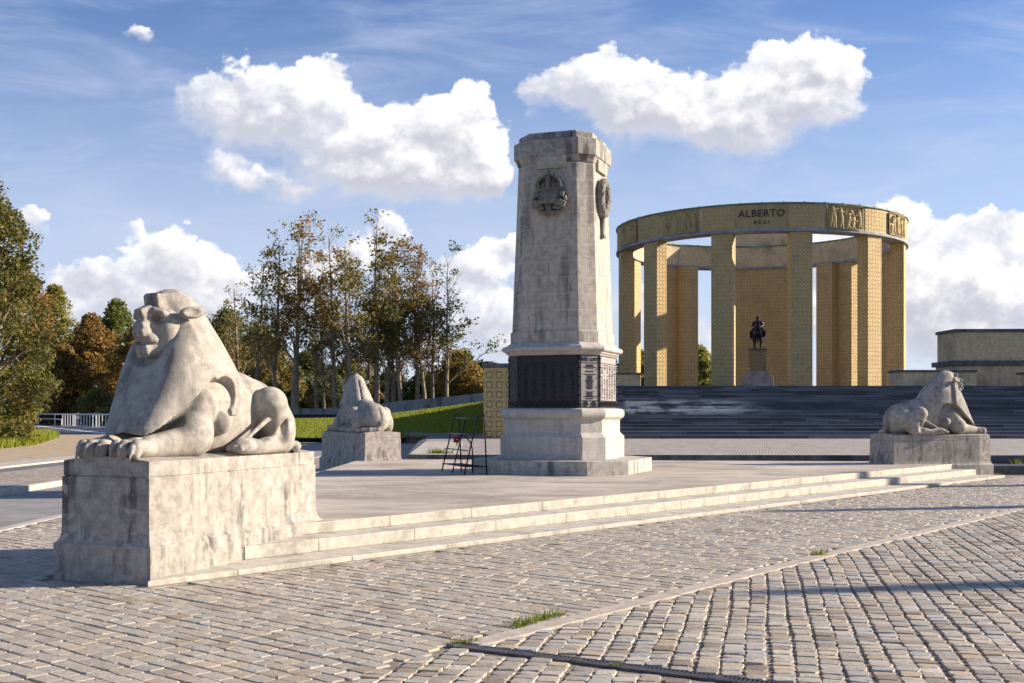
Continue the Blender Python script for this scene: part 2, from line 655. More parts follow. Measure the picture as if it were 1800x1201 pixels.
def mat_yellow(name, light, dark, stud=True, period=.36, rows=.09, stain=.25, sw=.56):
    """yellow brick laid with a regular grid of projecting square studs (relief in the shading normal, lit by the real sun)"""
    m, N, bs = mat_base(name)
    uv = coords(N, 'UV')
    oc = coords(N)
    br = N.n('ShaderNodeTexBrick', dict(offset=.5), Vector=uv, Color1=rgb(*light), Color2=rgb(*dark), Mortar=rgb(.30, .25, .17), Scale=1.0)
    for k, v in (('Mortar Size', .008), ('Mortar Smooth', .2), ('Brick Width', .20), ('Row Height', rows), ('Bias', -.1)):
        br.inputs[k].default_value = v
    c = br.outputs[0]
    big = N.noise(oc, .55, 6, .6)
    c = N.mix(N.m('MULTIPLY', N.ss(big, .45, .7), stain), c, rgb(.16, .12, .065))
    st = N.noise(N.v('MULTIPLY', oc, (1.6, 1.6, .16)), 1.0, 5, .6)
    c = N.mix(N.m('MULTIPLY', N.ss(st, .58, .75), stain * 1.2), c, rgb(.10, .085, .06))
    h = N.m('MULTIPLY', br.outputs['Fac'], -.12)
    if stud:
        sp = N.n('ShaderNodeSeparateXYZ', Vector=uv)
        fu = N.m('ABSOLUTE', N.m('SUBTRACT', N.m('FRACT', N.m('DIVIDE', sp.outputs[0], period)), .5))
        fv = N.m('ABSOLUTE', N.m('SUBTRACT', N.m('FRACT', N.m('DIVIDE', sp.outputs[1], period)), .5))
        e = sw / 2
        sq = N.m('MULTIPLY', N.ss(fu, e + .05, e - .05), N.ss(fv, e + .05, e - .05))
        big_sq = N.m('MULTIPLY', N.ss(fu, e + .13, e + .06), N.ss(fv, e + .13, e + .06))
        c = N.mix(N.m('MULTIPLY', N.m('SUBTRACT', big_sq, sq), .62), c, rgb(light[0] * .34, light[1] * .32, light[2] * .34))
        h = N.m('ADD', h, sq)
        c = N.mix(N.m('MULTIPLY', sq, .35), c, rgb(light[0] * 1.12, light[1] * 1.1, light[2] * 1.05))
    N.set(bs, 'Base Color', c)
    N.set(bs, 'Roughness', .8)
    bump(N, bs, h, 1.0, .075 if stud else .03)
    return m


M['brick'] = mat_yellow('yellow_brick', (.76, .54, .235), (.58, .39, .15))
M['brick_plain'] = mat_yellow('yellow_brick_plain', (.74, .56, .32), (.58, .43, .22), stud=False, rows=.16, stain=.5)
M['brick_wall'] = mat_yellow('yellow_brick_wall', (.60, .46, .20), (.48, .35, .14), period=.46, sw=.5, stain=.15)
M['brick_relief'] = mat_yellow('yellow_brick_relief', (.52, .38, .165), (.43, .305, .12), stud=False, stain=.35)


def mat_bluestone():
    m, N, bs = mat_base('dark_bluestone')
    uv = coords(N, 'UV')
    oc = coords(N)
    br = N.n('ShaderNodeTexBrick', dict(offset=.37), Vector=uv, Color1=rgb(.040, .042, .050), Color2=rgb(.21, .212, .225), Mortar=rgb(.012, .012, .014), Scale=1.0)
    for k, v in (('Mortar Size', .012), ('Mortar Smooth', .3), ('Brick Width', 2.3), ('Row Height', .1535), ('Bias', -.2)):
        br.inputs[k].default_value = v
    c = br.outputs[0]
    n = N.noise(N.v('MULTIPLY', oc, (.5, .5, 3)), 1.0, 6, .65)
    c = N.mix(N.m('MULTIPLY', N.ss(n, .45, .75), .5), c, rgb(.17, .175, .20))
    d = N.noise(N.v('MULTIPLY', oc, (5, 5, 1)), 1.0, 4, .6)
    # pale lime bloom low on the left flight
    sp = N.n('ShaderNodeSeparateXYZ', Vector=oc)
    zone = N.m('MULTIPLY', N.ss(sp.outputs[0], 15.0, 11.5), N.m('MULTIPLY', N.ss(sp.outputs[2], 1.45, 1.75), N.ss(sp.outputs[2], 2.55, 2.25)))
    bl = N.m('MULTIPLY', zone, N.ss(N.noise(N.v('MULTIPLY', oc, (.55, .55, 1.6)), 1.0, 4, .6), .40, .52))
    c = N.mix(N.m('MULTIPLY', bl, N.m('MULTIPLY_ADD', d, .8, .35)), c, rgb(.62, .60, .58))
    N.set(bs, 'Base Color', c)
    N.set(bs, 'Roughness', N.m('MULTIPLY_ADD', n, .3, .35))
    bump(N, bs, N.m('ADD', d, N.m('MULTIPLY', br.outputs['Fac'], -1.0)), .4, .02)
    return m


M['bluestone'] = mat_bluestone()
M['bluecoping'] = mat_simple('bluestone_coping', (.085, .088, .10), .6, var=.5, scale=2.5, bmp=.3)
M['greystone'] = mat_simple('grey_stone_base', (.30, .29, .30), .75, var=.25, scale=1.5, bmp=.2)
M['copper'] = mat_simple('green_copper', (.13, .22, .18), .6, var=.5, scale=1.2)
M['bronze_dark'] = mat_simple('black_bronze', (.012, .012, .014), .38, .55, var=.5, scale=1.4, bmp=.15)
M['black'] = mat_simple('black_steel', (.012, .012, .014), .45, .3, var=.3)
M['letters'] = mat_simple('dark_letters', (.03, .024, .02), .6)
M['concrete'] = mat_stone('grey_concrete', light=(.30, .29, .285), dark=(.20, .195, .19), gr=.85, pits=.2, streak=(1.8, 1.8, .2), pale=.1)


def mat_plate_lit():
    m, N, bs = mat_base('bronze_plate')
    oc = coords(N)
    n = N.noise(oc, 2.2, 6, .65, .5)
    st = N.noise(N.v('MULTIPLY', oc, (3, 3, 1.1)), 1.0, 5, .6)
    c = N.mix(N.ss(n, .3, .7), rgb(.30, .265, .24), rgb(.42, .375, .34))  # sunlit copy of the bronze: the lit tone is put into the colour
    c = N.mix(N.m('MULTIPLY', N.ss(st, .6, .75), .5), c, rgb(.50, .46, .43))
    N.set(bs, 'Base Color', c)
    N.set(bs, 'Metallic', .15)
    N.set(bs, 'Roughness', .42)
    return m


def mat_plate_shaded():
    m, N, bs = mat_base('bronze_plate_shaded')
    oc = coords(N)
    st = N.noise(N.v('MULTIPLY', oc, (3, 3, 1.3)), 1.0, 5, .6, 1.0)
    c = N.mix(N.m('MULTIPLY', N.ss(st, .56, .74), .6), rgb(.020, .017, .019), rgb(.085, .075, .082))  # shaded copy of the same bronze: shade painted in as a near-black colour
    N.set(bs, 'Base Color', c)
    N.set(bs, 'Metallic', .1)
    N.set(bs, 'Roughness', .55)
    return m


M['plate'] = mat_plate_lit()
M['plate_shaded'] = mat_plate_shaded()


def mat_cobble():
    m, N, bs = mat_base('granite_setts')
    oc = coords(N)
    at = N.n('ShaderNodeAttribute', dict(attribute_name='tint'))
    f = N.noise(oc, 34, 6, .7)
    g = N.noise(oc, 140, 3, .7)
    c = N.mix(1.0, at.outputs['Color'], N.mix(N.ss(f, .3, .72), rgb(.74, .73, .72), rgb(1.18, 1.16, 1.14)), 'MULTIPLY')
    big = N.noise(oc, .30, 5, .6, .5)
    c = N.mix(N.m('MULTIPLY', N.ss(big, .56, .74), .42), c, rgb(.14, .11, .085))
    N.set(bs, 'Base Color', c)
    N.set(bs, 'Roughness', N.m('MULTIPLY_ADD', f, .3, .50))
    bump(N, bs, N.m('ADD', f, N.m('MULTIPLY', g, .4)), .6, .006)
    return m


M['cobble'] = mat_cobble()


def mat_mortar():
    m, N, bs = mat_base('sandy_mortar')
    oc = coords(N)
    n = N.noise(oc, 22, 6, .7)
    k = N.noise(oc, 1.3, 4, .6)
    c = N.mix(N.ss(n, .35, .7), rgb(.17, .13, .095), rgb(.40, .33, .25))
    c = N.mix(N.m('MULTIPLY', N.ss(k, .58, .7), .5), c, rgb(.10, .11, .05))
    N.set(bs, 'Base Color', c)
    N.set(bs, 'Roughness', .95)
    bump(N, bs, N.m('ADD', n, N.noise(oc, 90, 3)), .8, .02)
    return m


M['mortar'] = mat_mortar()


def mat_sett_far(name, rot, w, h, base=(.33, .30, .275)):
    """setts too far off to be laid one by one"""
    m, N, bs = mat_base(name)
    oc = coords(N)
    mp = N.n('ShaderNodeMapping', Vector=oc)
    mp.inputs['Rotation'].default_value = (0, 0, rot)
    br = N.n('ShaderNodeTexBrick', dict(offset=.5), Vector=mp, Color1=rgb(*[x * 1.2 for x in base]), Color2=rgb(*[x * .75 for x in base]), Mortar=rgb(.13, .11, .09), Scale=1.0)
    for k, v in (('Mortar Size', .02), ('Mortar Smooth', .4), ('Brick Width', w), ('Row Height', h), ('Bias', 0.0)):
        br.inputs[k].default_value = v
    n = N.noise(oc, .8, 6, .6)
    c = N.mix(N.m('MULTIPLY', N.ss(n, .5, .7), .4), br.outputs[0], rgb(.20, .17, .14))
    N.set(bs, 'Base Color', c)
    N.set(bs, 'Roughness', .8)
    bump(N, bs, N.m('ADD', N.m('MULTIPLY', br.outputs['Fac'], -1.0), N.m('MULTIPLY', N.noise(oc, 9, 4), .6)), .8, .03)
    return m


M['sett_terrace'] = mat_sett_far('terrace_setts', R(12.4), .19, .26, (.40, .35, .31))
M['sett_left'] = mat_sett_far('side_setts', R(41), .26, .19, (.40, .33, .27))


def mat_asphalt(name, col=(.085, .083, .088)):
    m, N, bs = mat_base(name)
    oc = coords(N)
    n = N.noise(oc, 1.2, 6, .65, .3)
    f = N.noise(oc, 60, 4, .7)
    c = N.mix(N.ss(n, .3, .7), rgb(*[x * .8 for x in col]), rgb(*[x * 1.25 for x in col]))
    c = N.mix(N.m('MULTIPLY', f, .3), c, rgb(.2, .19, .18))
    N.set(bs, 'Base Color', c)
    N.set(bs, 'Roughness', .85)
    bump(N, bs, f, .4, .01)
    return m


M['asphalt'] = mat_asphalt('asphalt', (.25, .235, .225))
M['asphalt_road'] = mat_asphalt('asphalt_dark', (.115, .112, .12))
M['pale_kerb'] = mat_simple('pale_concrete', (.43, .39, .335), .85, var=.15, scale=3, bmp=.2)
M['sand'] = mat_simple('sandy_path', (.40, .31, .20), .95, var=.18, scale=1.5, bmp=.5)
M['curb'] = mat_simple('curb_stone', (.44, .375, .305), .85, var=.16, scale=7, bmp=.4)
M['soil'] = mat_simple('grassy_earth', (.10, .10, .045), .95, var=.4, scale=1.0, bmp=.5)
M['white_paint'] = mat_simple('white_paint', (.72, .72, .72), .5, var=.06)
M['grey_metal'] = mat_simple('galvanised_metal', (.35, .36, .36), .5, .4, var=.1)
M['grate'] = mat_simple('drain_steel', (.10, .10, .11), .4, .7, var=.3, scale=9)


def mat_leaf(name, cols, trans=.35):
    m, N, bs = mat_base(name)
    at = N.n('ShaderNodeAttribute', dict(attribute_name='tint'))
    sp = N.n('ShaderNodeSeparateColor', Color=at.outputs['Color'])
    rp = N.n('ShaderNodeValToRGB', Fac=sp.outputs[0])
    cr = rp.color_ramp
    cr.elements[0].position, cr.elements[0].color = 0, rgb(*cols[0])
    cr.elements[1].position, cr.elements[1].color = 1, rgb(*cols[-1])
    for i, c in enumerate(cols[1:-1], 1):
        e = cr.elements.new(i / (len(cols) - 1))
        e.color = rgb(*c)
    N.set(bs, 'Base Color', rp.outputs[0])
    N.set(bs, 'Roughness', .6)
    tr = N.n('ShaderNodeBsdfTranslucent', Color=rp.outputs[0])
    mx = N.n('ShaderNodeMixShader', Fac=trans)
    m.node_tree.links.new(bs.outputs[0], mx.inputs[1])
    m.node_tree.links.new(tr.outputs[0], mx.inputs[2])
    m.node_tree.links.new(mx.outputs[0], m.node_tree.nodes['Material Output'].inputs[0])
    return m


M['leaf_autumn'] = mat_leaf('leaf_autumn', [(0.078, 0.0967, 0.0218), (0.1794, 0.1638, 0.0343), (0.312, 0.2106, 0.0468), (0.39, 0.2028, 0.0546)], .5)
M['leaf_green'] = mat_leaf('leaf_green', [(0.0761, 0.1039, 0.0218), (0.1712, 0.1987, 0.0374), (0.3235, 0.3134, 0.0655), (0.4187, 0.321, 0.0858)], .5)
M['leaf_rust'] = mat_leaf('leaf_rust', [(0.1248, 0.1061, 0.0281), (0.2808, 0.1638, 0.0406), (0.4524, 0.2496, 0.0655), (0.4056, 0.2964, 0.078)], .5)
M['leaf_dark'] = mat_leaf('leaf_dark', [(0.0437, 0.0718, 0.0187), (0.0905, 0.1186, 0.0281), (0.1716, 0.1716, 0.0437), (0.234, 0.1794, 0.053)], .5)
M['grass'] = mat_leaf('grass_blades', [(.15, .19, .012), (.24, .28, .018), (.34, .35, .03), (.42, .38, .08)], .4)
M['bark'] = mat_simple('bark', (.25, .195, .13), .9, var=.35, scale=3, bmp=.6, bscale=14)


# ------------------------------------------------------------------ setting: ground, roads, platform, stairs
def sheet(name, poly, z, mat, kind='structure'):
    o = mesh_obj(name, [(x, y, z) for x, y in poly], [list(range(len(poly)))], mat)
    return struct(o, kind)


def sheet_px(name, pts, z, mat):
    return sheet(name, [G(px, py, z) for px, py in pts], z, mat)


sheet('ground', [(-2500, -500), (2500, -500), (2500, 4000), (-2500, 4000)], -.07, M['soil'])
TD = Vector((0.661, 0.7505, 0))            # direction of the long front steps
TN = Vector((0.7505, -0.661, 0))
A0 = Vector((*G(570, 917, .355), 0))
L1P = Vector((-4.114, 11.393, 0))          # front middle of the near pedestal
L1A = R(-20)
LF = Vector((-.342, -.94, 0))


def lin(off, t):
    p = A0 + TN * off + TD * t
    return (p.x, p.y)


def plat(off, left, z0, z1, t0, t1, name, corner):
    poly = [lin(off, t0), lin(off, t1), (11.6, 30.9), (10.6, 31.2), (-4.35 - left, 32.75), (-4.35 - left, 15.4), corner, (-3.25, 13.7)]
    mb = MB()
    mb.prism(poly, z0, z1)
    return mb


b_top = plat(0, 0, .215, .355, -.35, 21.0, 'a', (-3.75, 14.3))
o = b_top.build('platform', M['platform'], bevel=.012)
struct(o)
o.data.materials.append(M['step'])
for p in o.data.polygons:
    if abs(p.normal.z) < .5:
        p.material_index = 1
for nm, off, lf, z0, z1, t0, t1 in (('step', .46, .46, .065, .2149, -1.5, 21.3), ('step', 1.06, 1.06, -.05, .0649, -3.05, 21.7)):
    mb = plat(off, lf, z0, z1, t0, t1, nm, (-3.9, 14.0))
    so_ = struct(mb.build(nm, M['step'], bevel=.012))
    uvl = so_.data.uv_layers[0]
    for p in so_.data.polygons:
        if abs(p.normal.z) > .85:
            for li in p.loop_indices:
                c = so_.data.vertices[so_.data.loops[li].vertex_index].co
                uvl.data[li].uv = (c.dot(TD), (c - A0).dot(TN) * .05 + 5)

# terrace behind the platform: two low dark steps, then setts
mb = MB()
mb.prism([(-3.05, 32.9), (60, 31.3), (60, 60), (-4.4, 60), (-3.9, 47)], -.05, .47)
struct(mb.build('terrace_edge', M['bluecoping'], bevel=.02))
sheet('terrace_paving', [(-2.75, 33.35), (60, 31.75), (60, 53.2), (-4.0, 53.2), (-3.55, 47)], .475, M['sett_terrace'])
mb = MB()
mb.prism([(9.5, 31.3), (60, 30.0), (60, 31.25), (9.5, 32.55)], -.05, .24)
struct(mb.build('terrace_step', M['bluecoping'], bevel=.02))
sheet('terrace_border', [(-3.0, 32.95), (60, 31.35), (60, 31.7), (-2.75, 33.3)], .478, M['pale_kerb'])
sheet('terrace_margin', [(-3.0, 33.3), (-1.5, 33.3), (-2.0, 47), (-3.6, 47)], .480, M['pale_kerb'])

# dark bluestone stairs up to the rotunda
NST, Z0S, Y0S, RUN, RIS = 19, .475, 53.0, 1.22, .1565
prof = [(Y0S, Z0S - .6)]
for k in range(NST):
    prof += [(Y0S + k * RUN, Z0S + (k + 1) * RIS), (Y0S + (k + 1) * RUN, Z0S + (k + 1) * RIS)]
prof[-1] = (150, Z0S + NST * RIS)
prof = [(Y0S, Z0S - .6)] + prof[1:] + [(150, Z0S - .6)]
TOPZ = Z0S + NST * RIS
mb = MB()
mb.loft([[(62, y, z) for y, z in prof], [(.6, y, z) for y, z in prof]])
struct(mb.build('stairs', M['bluestone']))

# roads and verges on the left
sheet('cobble_bed', [(-7.4, 3), (40, 3), (40, 60), (-7.4, 60)], -.012, M['mortar'])
sheet('side_paving', [(-7.3, 17.5), (-5.6, 17.5), (-5.6, 32.9), (-3.2, 33.6), (-4.0, 60), (-7.3, 60)], .004, M['sett_left'])
sheet('asphalt_lane', [(-10.5, 3), (-7.5, 3), (-7.5, 66), (-10.9, 66)], -.03, M['asphalt'])
mb = MB()
mb.prism([(-7.5, 3), (-7.3, 3), (-7.3, 60), (-7.5, 60)], -.06, .012)
struct(mb.build('lane_kerb', M['pale_kerb'], bevel=.01))
mb = MB()
mb.prism([(-13.5, 18), (-10.55, 18), (-10.75, 58), (-13.7, 58)], -.06, .10)
struct(mb.build('median_kerb', M['pale_kerb'], bevel=.02))
sheet('median_paving', [(-13.4, 18.1), (-10.75, 18.1), (-10.95, 57.9), (-13.6, 57.9)], .104, M['sett_left'])
sheet('second_lane', [(-15.6, 10), (-13.5, 10), (-13.7, 66), (-15.8, 66)], -.028, M['asphalt_road'])
mb = MB()
mb.prism([(-16.9, 10), (-15.6, 10), (-15.8, 70), (-17.1, 70)], -.05, .03)
struct(mb.build('path_kerb', M['pale_kerb'], bevel=.01))
sheet('sand_path', [(-16.9, 10), (-17.1, 75), (-26, 84), (-44, 96), (-60, 92), (-50, 40), (-30, 10)], -.01, M['sand'])
sheet('cross_road', [(-17.0, 66), (-7.5, 62), (-4.4, 60), (-4.4, 67), (-14, 74), (-22, 90)], -.02, M['asphalt'])
sheet_px('far_road', [(-260, 745), (20, 744), (195, 754.5), (330, 758), (520, 764), (520, 771), (300, 776), (190, 773), (92, 762), (-260, 757)], -.012, M['asphalt_road'])
sheet_px('road_line', [(40, 747.5), (60, 747.5), (200, 762), (330, 768), (330, 769), (190, 763.5)], -.006, M['white_paint'])


# lawn bank on the left
def lawn():
    fx = np.linspace(485, 862, 64)
    V, Fc = [], []
    ny = 28
    for i, px in enumerate(fx):
        y0 = 66 - (px - 485) / 377 * 5
        z0 = .22 + .12 * (px - 485) / 377
        y1 = 86 - (px - 485) / 377 * 8
        pt = np.interp(px, [485, 600, 700, 850, 870], [738, 736, 727, 707.5, 706])
        z1 = EYE + (HOR - pt) / F * y1
        x0, x1 = (px - 900) / F * y0, (px - 900) / F * y1
        for j in range(ny):
            t = j / (ny - 1)
            e = t * t * (3 - 2 * t) * .5 + t * .5
            V.append((x0 + (x1 - x0) * t, y0 + (y1 - y0) * t, z0 + (z1 - z0) * e))
    for i in range(len(fx) - 1):
        for j in range(ny - 1):
            a = i * ny + j
            Fc.append((a, a + ny, a + ny + 1, a + 1))
    return np.array(V), Fc, ny


LV, LFc, LNY = lawn()
M['lawn'] = mat_simple('lawn_turf', (.15, .20, .02), .9, var=.35, scale=.9, bmp=.8, bscale=30)
lawn_o = struct(mesh_obj('lawn', LV, LFc, M['lawn'], smooth=True))
GT_V, GT_F, GT_C = [], [], []


def grass_blades(P, hmin, hmax, wid, lean=.4, seed=3):
    r = np.random.default_rng(seed)
    n = len(P)
    a = r.uniform(0, 2 * np.pi, n)
    h = r.uniform(hmin, hmax, n)
    w = wid * r.uniform(.6, 1.3, n)
    d = np.stack([np.cos(a), np.sin(a), np.zeros(n)], 1)
    b = np.stack([-np.sin(a), np.cos(a), np.zeros(n)], 1)
    le = r.uniform(0, lean, n)[:, None] * h[:, None]
    v0 = P - d * w[:, None]
    v1 = P + d * w[:, None]
    v2 = P + b * le + np.array([0, 0, 1]) * h[:, None]
    V = np.stack([v0, v1, v2], 1).reshape(-1, 3)
    Fc = np.arange(3 * n).reshape(n, 3)
    c = np.repeat(np.clip(r.normal(.42, .22, n), 0, 1), 3)
    return V, Fc, np.stack([c, c, c], 1)


def on_quads(V, Fc, n, r):
    Q = np.array([f for f in Fc])
    ar = np.linalg.norm(np.cross(V[Q[:, 1]] - V[Q[:, 0]], V[Q[:, 3]] - V[Q[:, 0]]), axis=1)
    k = r.choice(len(Q), n, p=ar / ar.sum())
    u, v = r.random(n)[:, None], r.random(n)[:, None]
    return (V[Q[k, 0]] * (1 - u) * (1 - v) + V[Q[k, 1]] * u * (1 - v) + V[Q[k, 2]] * u * v + V[Q[k, 3]] * (1 - u) * v)


gv, gf, gc = grass_blades(on_quads(LV, LFc, 60000, rng), .05, .15, .022)
struct(mesh_obj('lawn_grass', gv, gf, M['grass'], uvs=False, col=gc), 'stuff')
# verge of long grass left of the sandy path
vp = [G(x, y) for x, y in ((-90, 800), (0, 789), (62, 782), (104, 769), (85, 763), (30, 757), (-90, 756))]
cx, cy = np.mean([p[0] for p in vp]), np.mean([p[1] for p in vp])
VV = [(x, y, -.004) for x, y in vp] + [(cx, cy, .05)]
vf = [(i, (i + 1) % len(vp), len(vp)) for i in range(len(vp))]
struct(mesh_obj('verge', VV, vf, M['lawn'], smooth=True))
tri = np.array(VV)
k = rng.integers(0, len(vf), 26000)
uu, vv = rng.random(26000), rng.random(26000)
fl = uu + vv > 1
uu[fl], vv[fl] = 1 - uu[fl], 1 - vv[fl]
fa = np.array(vf)[k]
pp = tri[fa[:, 0]] * (1 - uu - vv)[:, None] + tri[fa[:, 1]] * uu[:, None] + tri[fa[:, 2]] * vv[:, None]
gv, gf, gc = grass_blades(pp, .15, .55, .03, .6, 5)
struct(mesh_obj('verge_grass', gv, gf, M['grass'], uvs=False, col=gc * .9 + .1), 'stuff')


# ------------------------------------------------------------------ cobblestones, laid one by one
CURB = [G(560, 1212), G(830, 1133), G(1010, 1088), G(1180, 1045), G(1330, 1006), G(1480, 969), G(1800, 893), G(2100, 842)]
CURBW = .19
GR0, GR1 = Vector((*G(796, 1133.5), 0)), Vector((*G(1190, 1183), 0))
GRD = (GR1 - GR0).normalized()


def curb_x(y):
    ys = [p[1] for p in CURB]
    return np.interp(y, ys, [p[0] for p in CURB])


def seg_stones():
    """centres, half sizes and course angle of every sett in view"""
    out = []
    # zone B: courses run in depth towards the rotunda
    for zone, ang, wx, wy in (('B', R(90 - 12.4), .132, .162), ('A', R(-41), .205, .150)):
        ca, sa = math.cos(ang), math.sin(ang)
        for iv in range(-300, 300):
            v = iv * wy + rng.normal(0, .006)
            u = -55 + rng.random() * wx
            us = []
            while u < 55:
                l = wx * rng.uniform(.80, 1.22)
                us.append((u + l / 2, l))
                u += l
            U = np.array([a for a, _ in us])
            L = np.array([b for _, b in us])
            wob = .007 * np.sin(U * .9 + iv * 1.7) + .006 * np.sin(U * 2.3 + iv)
            X = ca * U - sa * (v + wob)
            Y = sa * U + ca * (v + wob) + 16
            ok = (Y > 6.4) & (Y < 34) & (np.abs(X) < .45 * Y + .7)
            if zone == 'B':
                ok &= (X > curb_x(Y) + .125) | ((Y < 8.33) & (X > curb_x(Y) - .02))
            else:
                ok &= X < curb_x(Y) - np.where(Y < 8.3, .10, .125)
                rel = (X - A0.x) * TN.x + (Y - A0.y) * TN.y
                ok &= (rel > 1.12) | (X < -5.55) | ((X < -3.5) & (Y < 14.4))
                ok &= X > -7.25
                ok &= (Y < 30.2) | (X > 12.9)
                ok &= (X > -5) | (Y < 24)
            # drain grate
            gx, gy = X - GR0.x, Y - GR0.y
            al = gx * GRD.x + gy * GRD.y
            pe = -gx * GRD.y + gy * GRD.x
            ok &= ~((al > -.08) & (np.abs(pe) < .112))
            # near pedestal
            dx, dy = X - L1P.x, Y - L1P.y
            s_ = -(dx * LF.x + dy * LF.y)
            r_ = dx * -LF.y + dy * LF.x
            ok &= ~((np.abs(r_) < .74) & (s_ > -.08) & (s_ < 3.3))
            for x, y, l in zip(X[ok], Y[ok], L[ok]):
                out.append((x, y, l, wy, ang))
    return np.array(out)


def cobbles():
    S = seg_stones()
    n = len(S)
    x, y, l, w, a = S.T
    isB = a > 0
    hx = l / 2 - np.where(isB, rng.uniform(.002, .007, n), rng.uniform(-.002, .002, n))
    hy = w / 2 - np.where(isB, rng.uniform(.006, .015, n), rng.uniform(.003, .009, n))
    # eight-sided ring with cut, jittered corners
    cut = rng.uniform(.16, .34, n)
    base = np.array([(-1, -1, 1, 0), (-1, -1, 0, 1), (-1, 1, 0, -1), (-1, 1, 1, 0), (1, 1, -1, 0), (1, 1, 0, -1), (1, -1, 0, 1), (1, -1, -1, 0)], float)
    base = base[::-1]
    rx = hx[:, None] * base[None, :, 0] + base[None, :, 2] * (cut * hy)[:, None]
    ry = hy[:, None] * base[None, :, 1] + base[None, :, 3] * (cut * hy)[:, None]
    rx += rng.normal(0, .0045, rx.shape)
    ry += rng.normal(0, .0045, ry.shape)
    dz = rng.normal(0, 1, n) * np.where(isB, .0028, .0015)
    tx, ty = rng.normal(0, 1, n) * np.where(isB, .011, .005), rng.normal(0, 1, n) * np.where(isB, .014, .012)
    V = np.zeros((n, 25, 3))
    for r, (sc, z) in enumerate(((1.02, -.035), (1.0, -.0075), (.945, .0015))):
        px, py = rx * sc, ry * sc
        V[:, r * 8:(r + 1) * 8, 0] = px
        V[:, r * 8:(r + 1) * 8, 1] = py
        V[:, r * 8:(r + 1) * 8, 2] = z + (dz[:, None] + px * tx[:, None] + py * ty[:, None] + rng.normal(0, .0012, px.shape)) * (0 if r == 0 else 1)
    V[:, 24, 2] = .0035 + dz
    ca, sa = np.cos(a)[:, None], np.sin(a)[:, None]
    X = V[:, :, 0] * ca - V[:, :, 1] * sa + x[:, None]
    Y = V[:, :, 0] * sa + V[:, :, 1] * ca + y[:, None]
    V[:, :, 0], V[:, :, 1] = X, Y
    quads = []
    for r in range(2):
        for i in range(8):
            j = (i + 1) % 8
            quads.append((r * 8 + i, r * 8 + j, (r + 1) * 8 + j, (r + 1) * 8 + i))
    tris = [(16 + i, 16 + (i + 1) % 8, 24) for i in range(8)]
    off = (np.arange(n) * 25)[:, None, None]
    Q = (np.array(quads)[None] + off).reshape(-1, 4)
    T = (np.array(tris)[None] + off).reshape(-1, 3)
    pal = np.array([(.46, .41, .36), (.42, .385, .355), (.49, .41, .33), (.36, .315, .275), (.51, .455, .40), (.30, .24, .19), (.46, .37, .28), (.43, .42, .415)])
    pr = np.array([.2, .17, .14, .12, .15, .07, .05, .10])
    c = pal[rng.choice(len(pal), n, p=pr)] * rng.uniform(.86, 1.16, (n, 1))
    mean = (pal * pr[:, None]).sum(0)
    c = np.where(isB[:, None], c, mean * .4 + c * .6) * np.array([.925, .912, .838])
    me = bpy.data.meshes.new('cobblestones')
    me.vertices.add(n * 25)
    me.vertices.foreach_set('co', V.astype(np.float32).ravel())
    me.loops.add(Q.size + T.size)
    me.loops.foreach_set('vertex_index', np.concatenate([Q.ravel(), T.ravel()]).astype(np.int32))
    me.polygons.add(len(Q) + len(T))
    me.polygons.foreach_set('loop_start', np.concatenate([np.arange(len(Q)) * 4, Q.size + np.arange(len(T)) * 3]).astype(np.int32))
    me.update(calc_edges=True)
    me.polygons.foreach_set('use_smooth', np.zeros(len(Q) + len(T), dtype=bool))
    at = me.color_attributes.new('tint', 'FLOAT_COLOR', 'POINT')
    cc = np.ones((n, 25, 4), np.float32)
    cc[:, :, :3] = c[:, None, :]
    at.data.foreach_set('color', cc.ravel())
    me.materials.append(M['cobble'])
    o = bpy.data.objects.new('cobblestones', me)
    COL.objects.link(o)
    print('setts', n)
    return struct(o)


cobbles()
# flat stone band between the two cobble fields
mb = MB()
left, right = [], []
for i, p in enumerate(CURB[1:], 1):
    q = CURB[min(i + 1, len(CURB) - 1)]
    q0 = CURB[max(i - 1, 1)]
    d = Vector((q[0] - q0[0], q[1] - q0[1], 0)).normalized()
    nn = Vector((d.y, -d.x, 0))
    left.append(Vector((p[0], p[1], 0)) - nn * CURBW / 2)
    right.append(Vector((p[0], p[1], 0)) + nn * CURBW / 2)
for i in range(len(left) - 1):
    nseg = max(1, int((left[i + 1] - left[i]).length / 1.1))
    for k in range(nseg):
        a, b = k / nseg, (k + 1) / nseg
        g = .003 / max(.1, (left[i + 1] - left[i]).length)
        l0, l1 = left[i].lerp(left[i + 1], a + g), left[i].lerp(left[i + 1], b - g)
        r0, r1 = right[i].lerp(right[i + 1], a + g), right[i].lerp(right[i + 1], b - g)
        zt = .010 + random.uniform(-.002, .002)
        mb.prism([(r0.x, r0.y), (r1.x, r1.y), (l1.x, l1.y), (l0.x, l0.y)], -.05, zt)
struct(mb.build('curb_strip', M['curb'], bevel=.006))

# steel drain grate
gt = thing('drain_grate', 'narrow slotted steel drain channel set into the cobbles at the bottom of the photo', 'drain', (GR0.x, GR0.y, 0), math.atan2(GRD.y, GRD.x))
glen = 3.2
mb = MB()
for yy_ in (-.062, .062):
    mb.box((glen / 2, yy_, -.006), (glen, .016, .024))
mb.box((glen / 2, 0, -.030), (glen, .11, .006))
mb.build('frame', M['grate'], gt, bevel=.002, seg=1)
mb = MB()
nb = int(glen / .030)
for i in range(nb):
    mb.box((.02 + i * .030, 0, -.002), (.013, .108, .014))
for i in range(3):
    mb.box((.02 + i * 1.0, 0, .001), (.05, .112, .016))
mb.build('slots', M['grate'], gt)


# ------------------------------------------------------------------ stone lions (local: x across, y from front to back, z up from the pedestal top)
def pl(kx, sb, k):
    return np.interp(k, kx, sb)


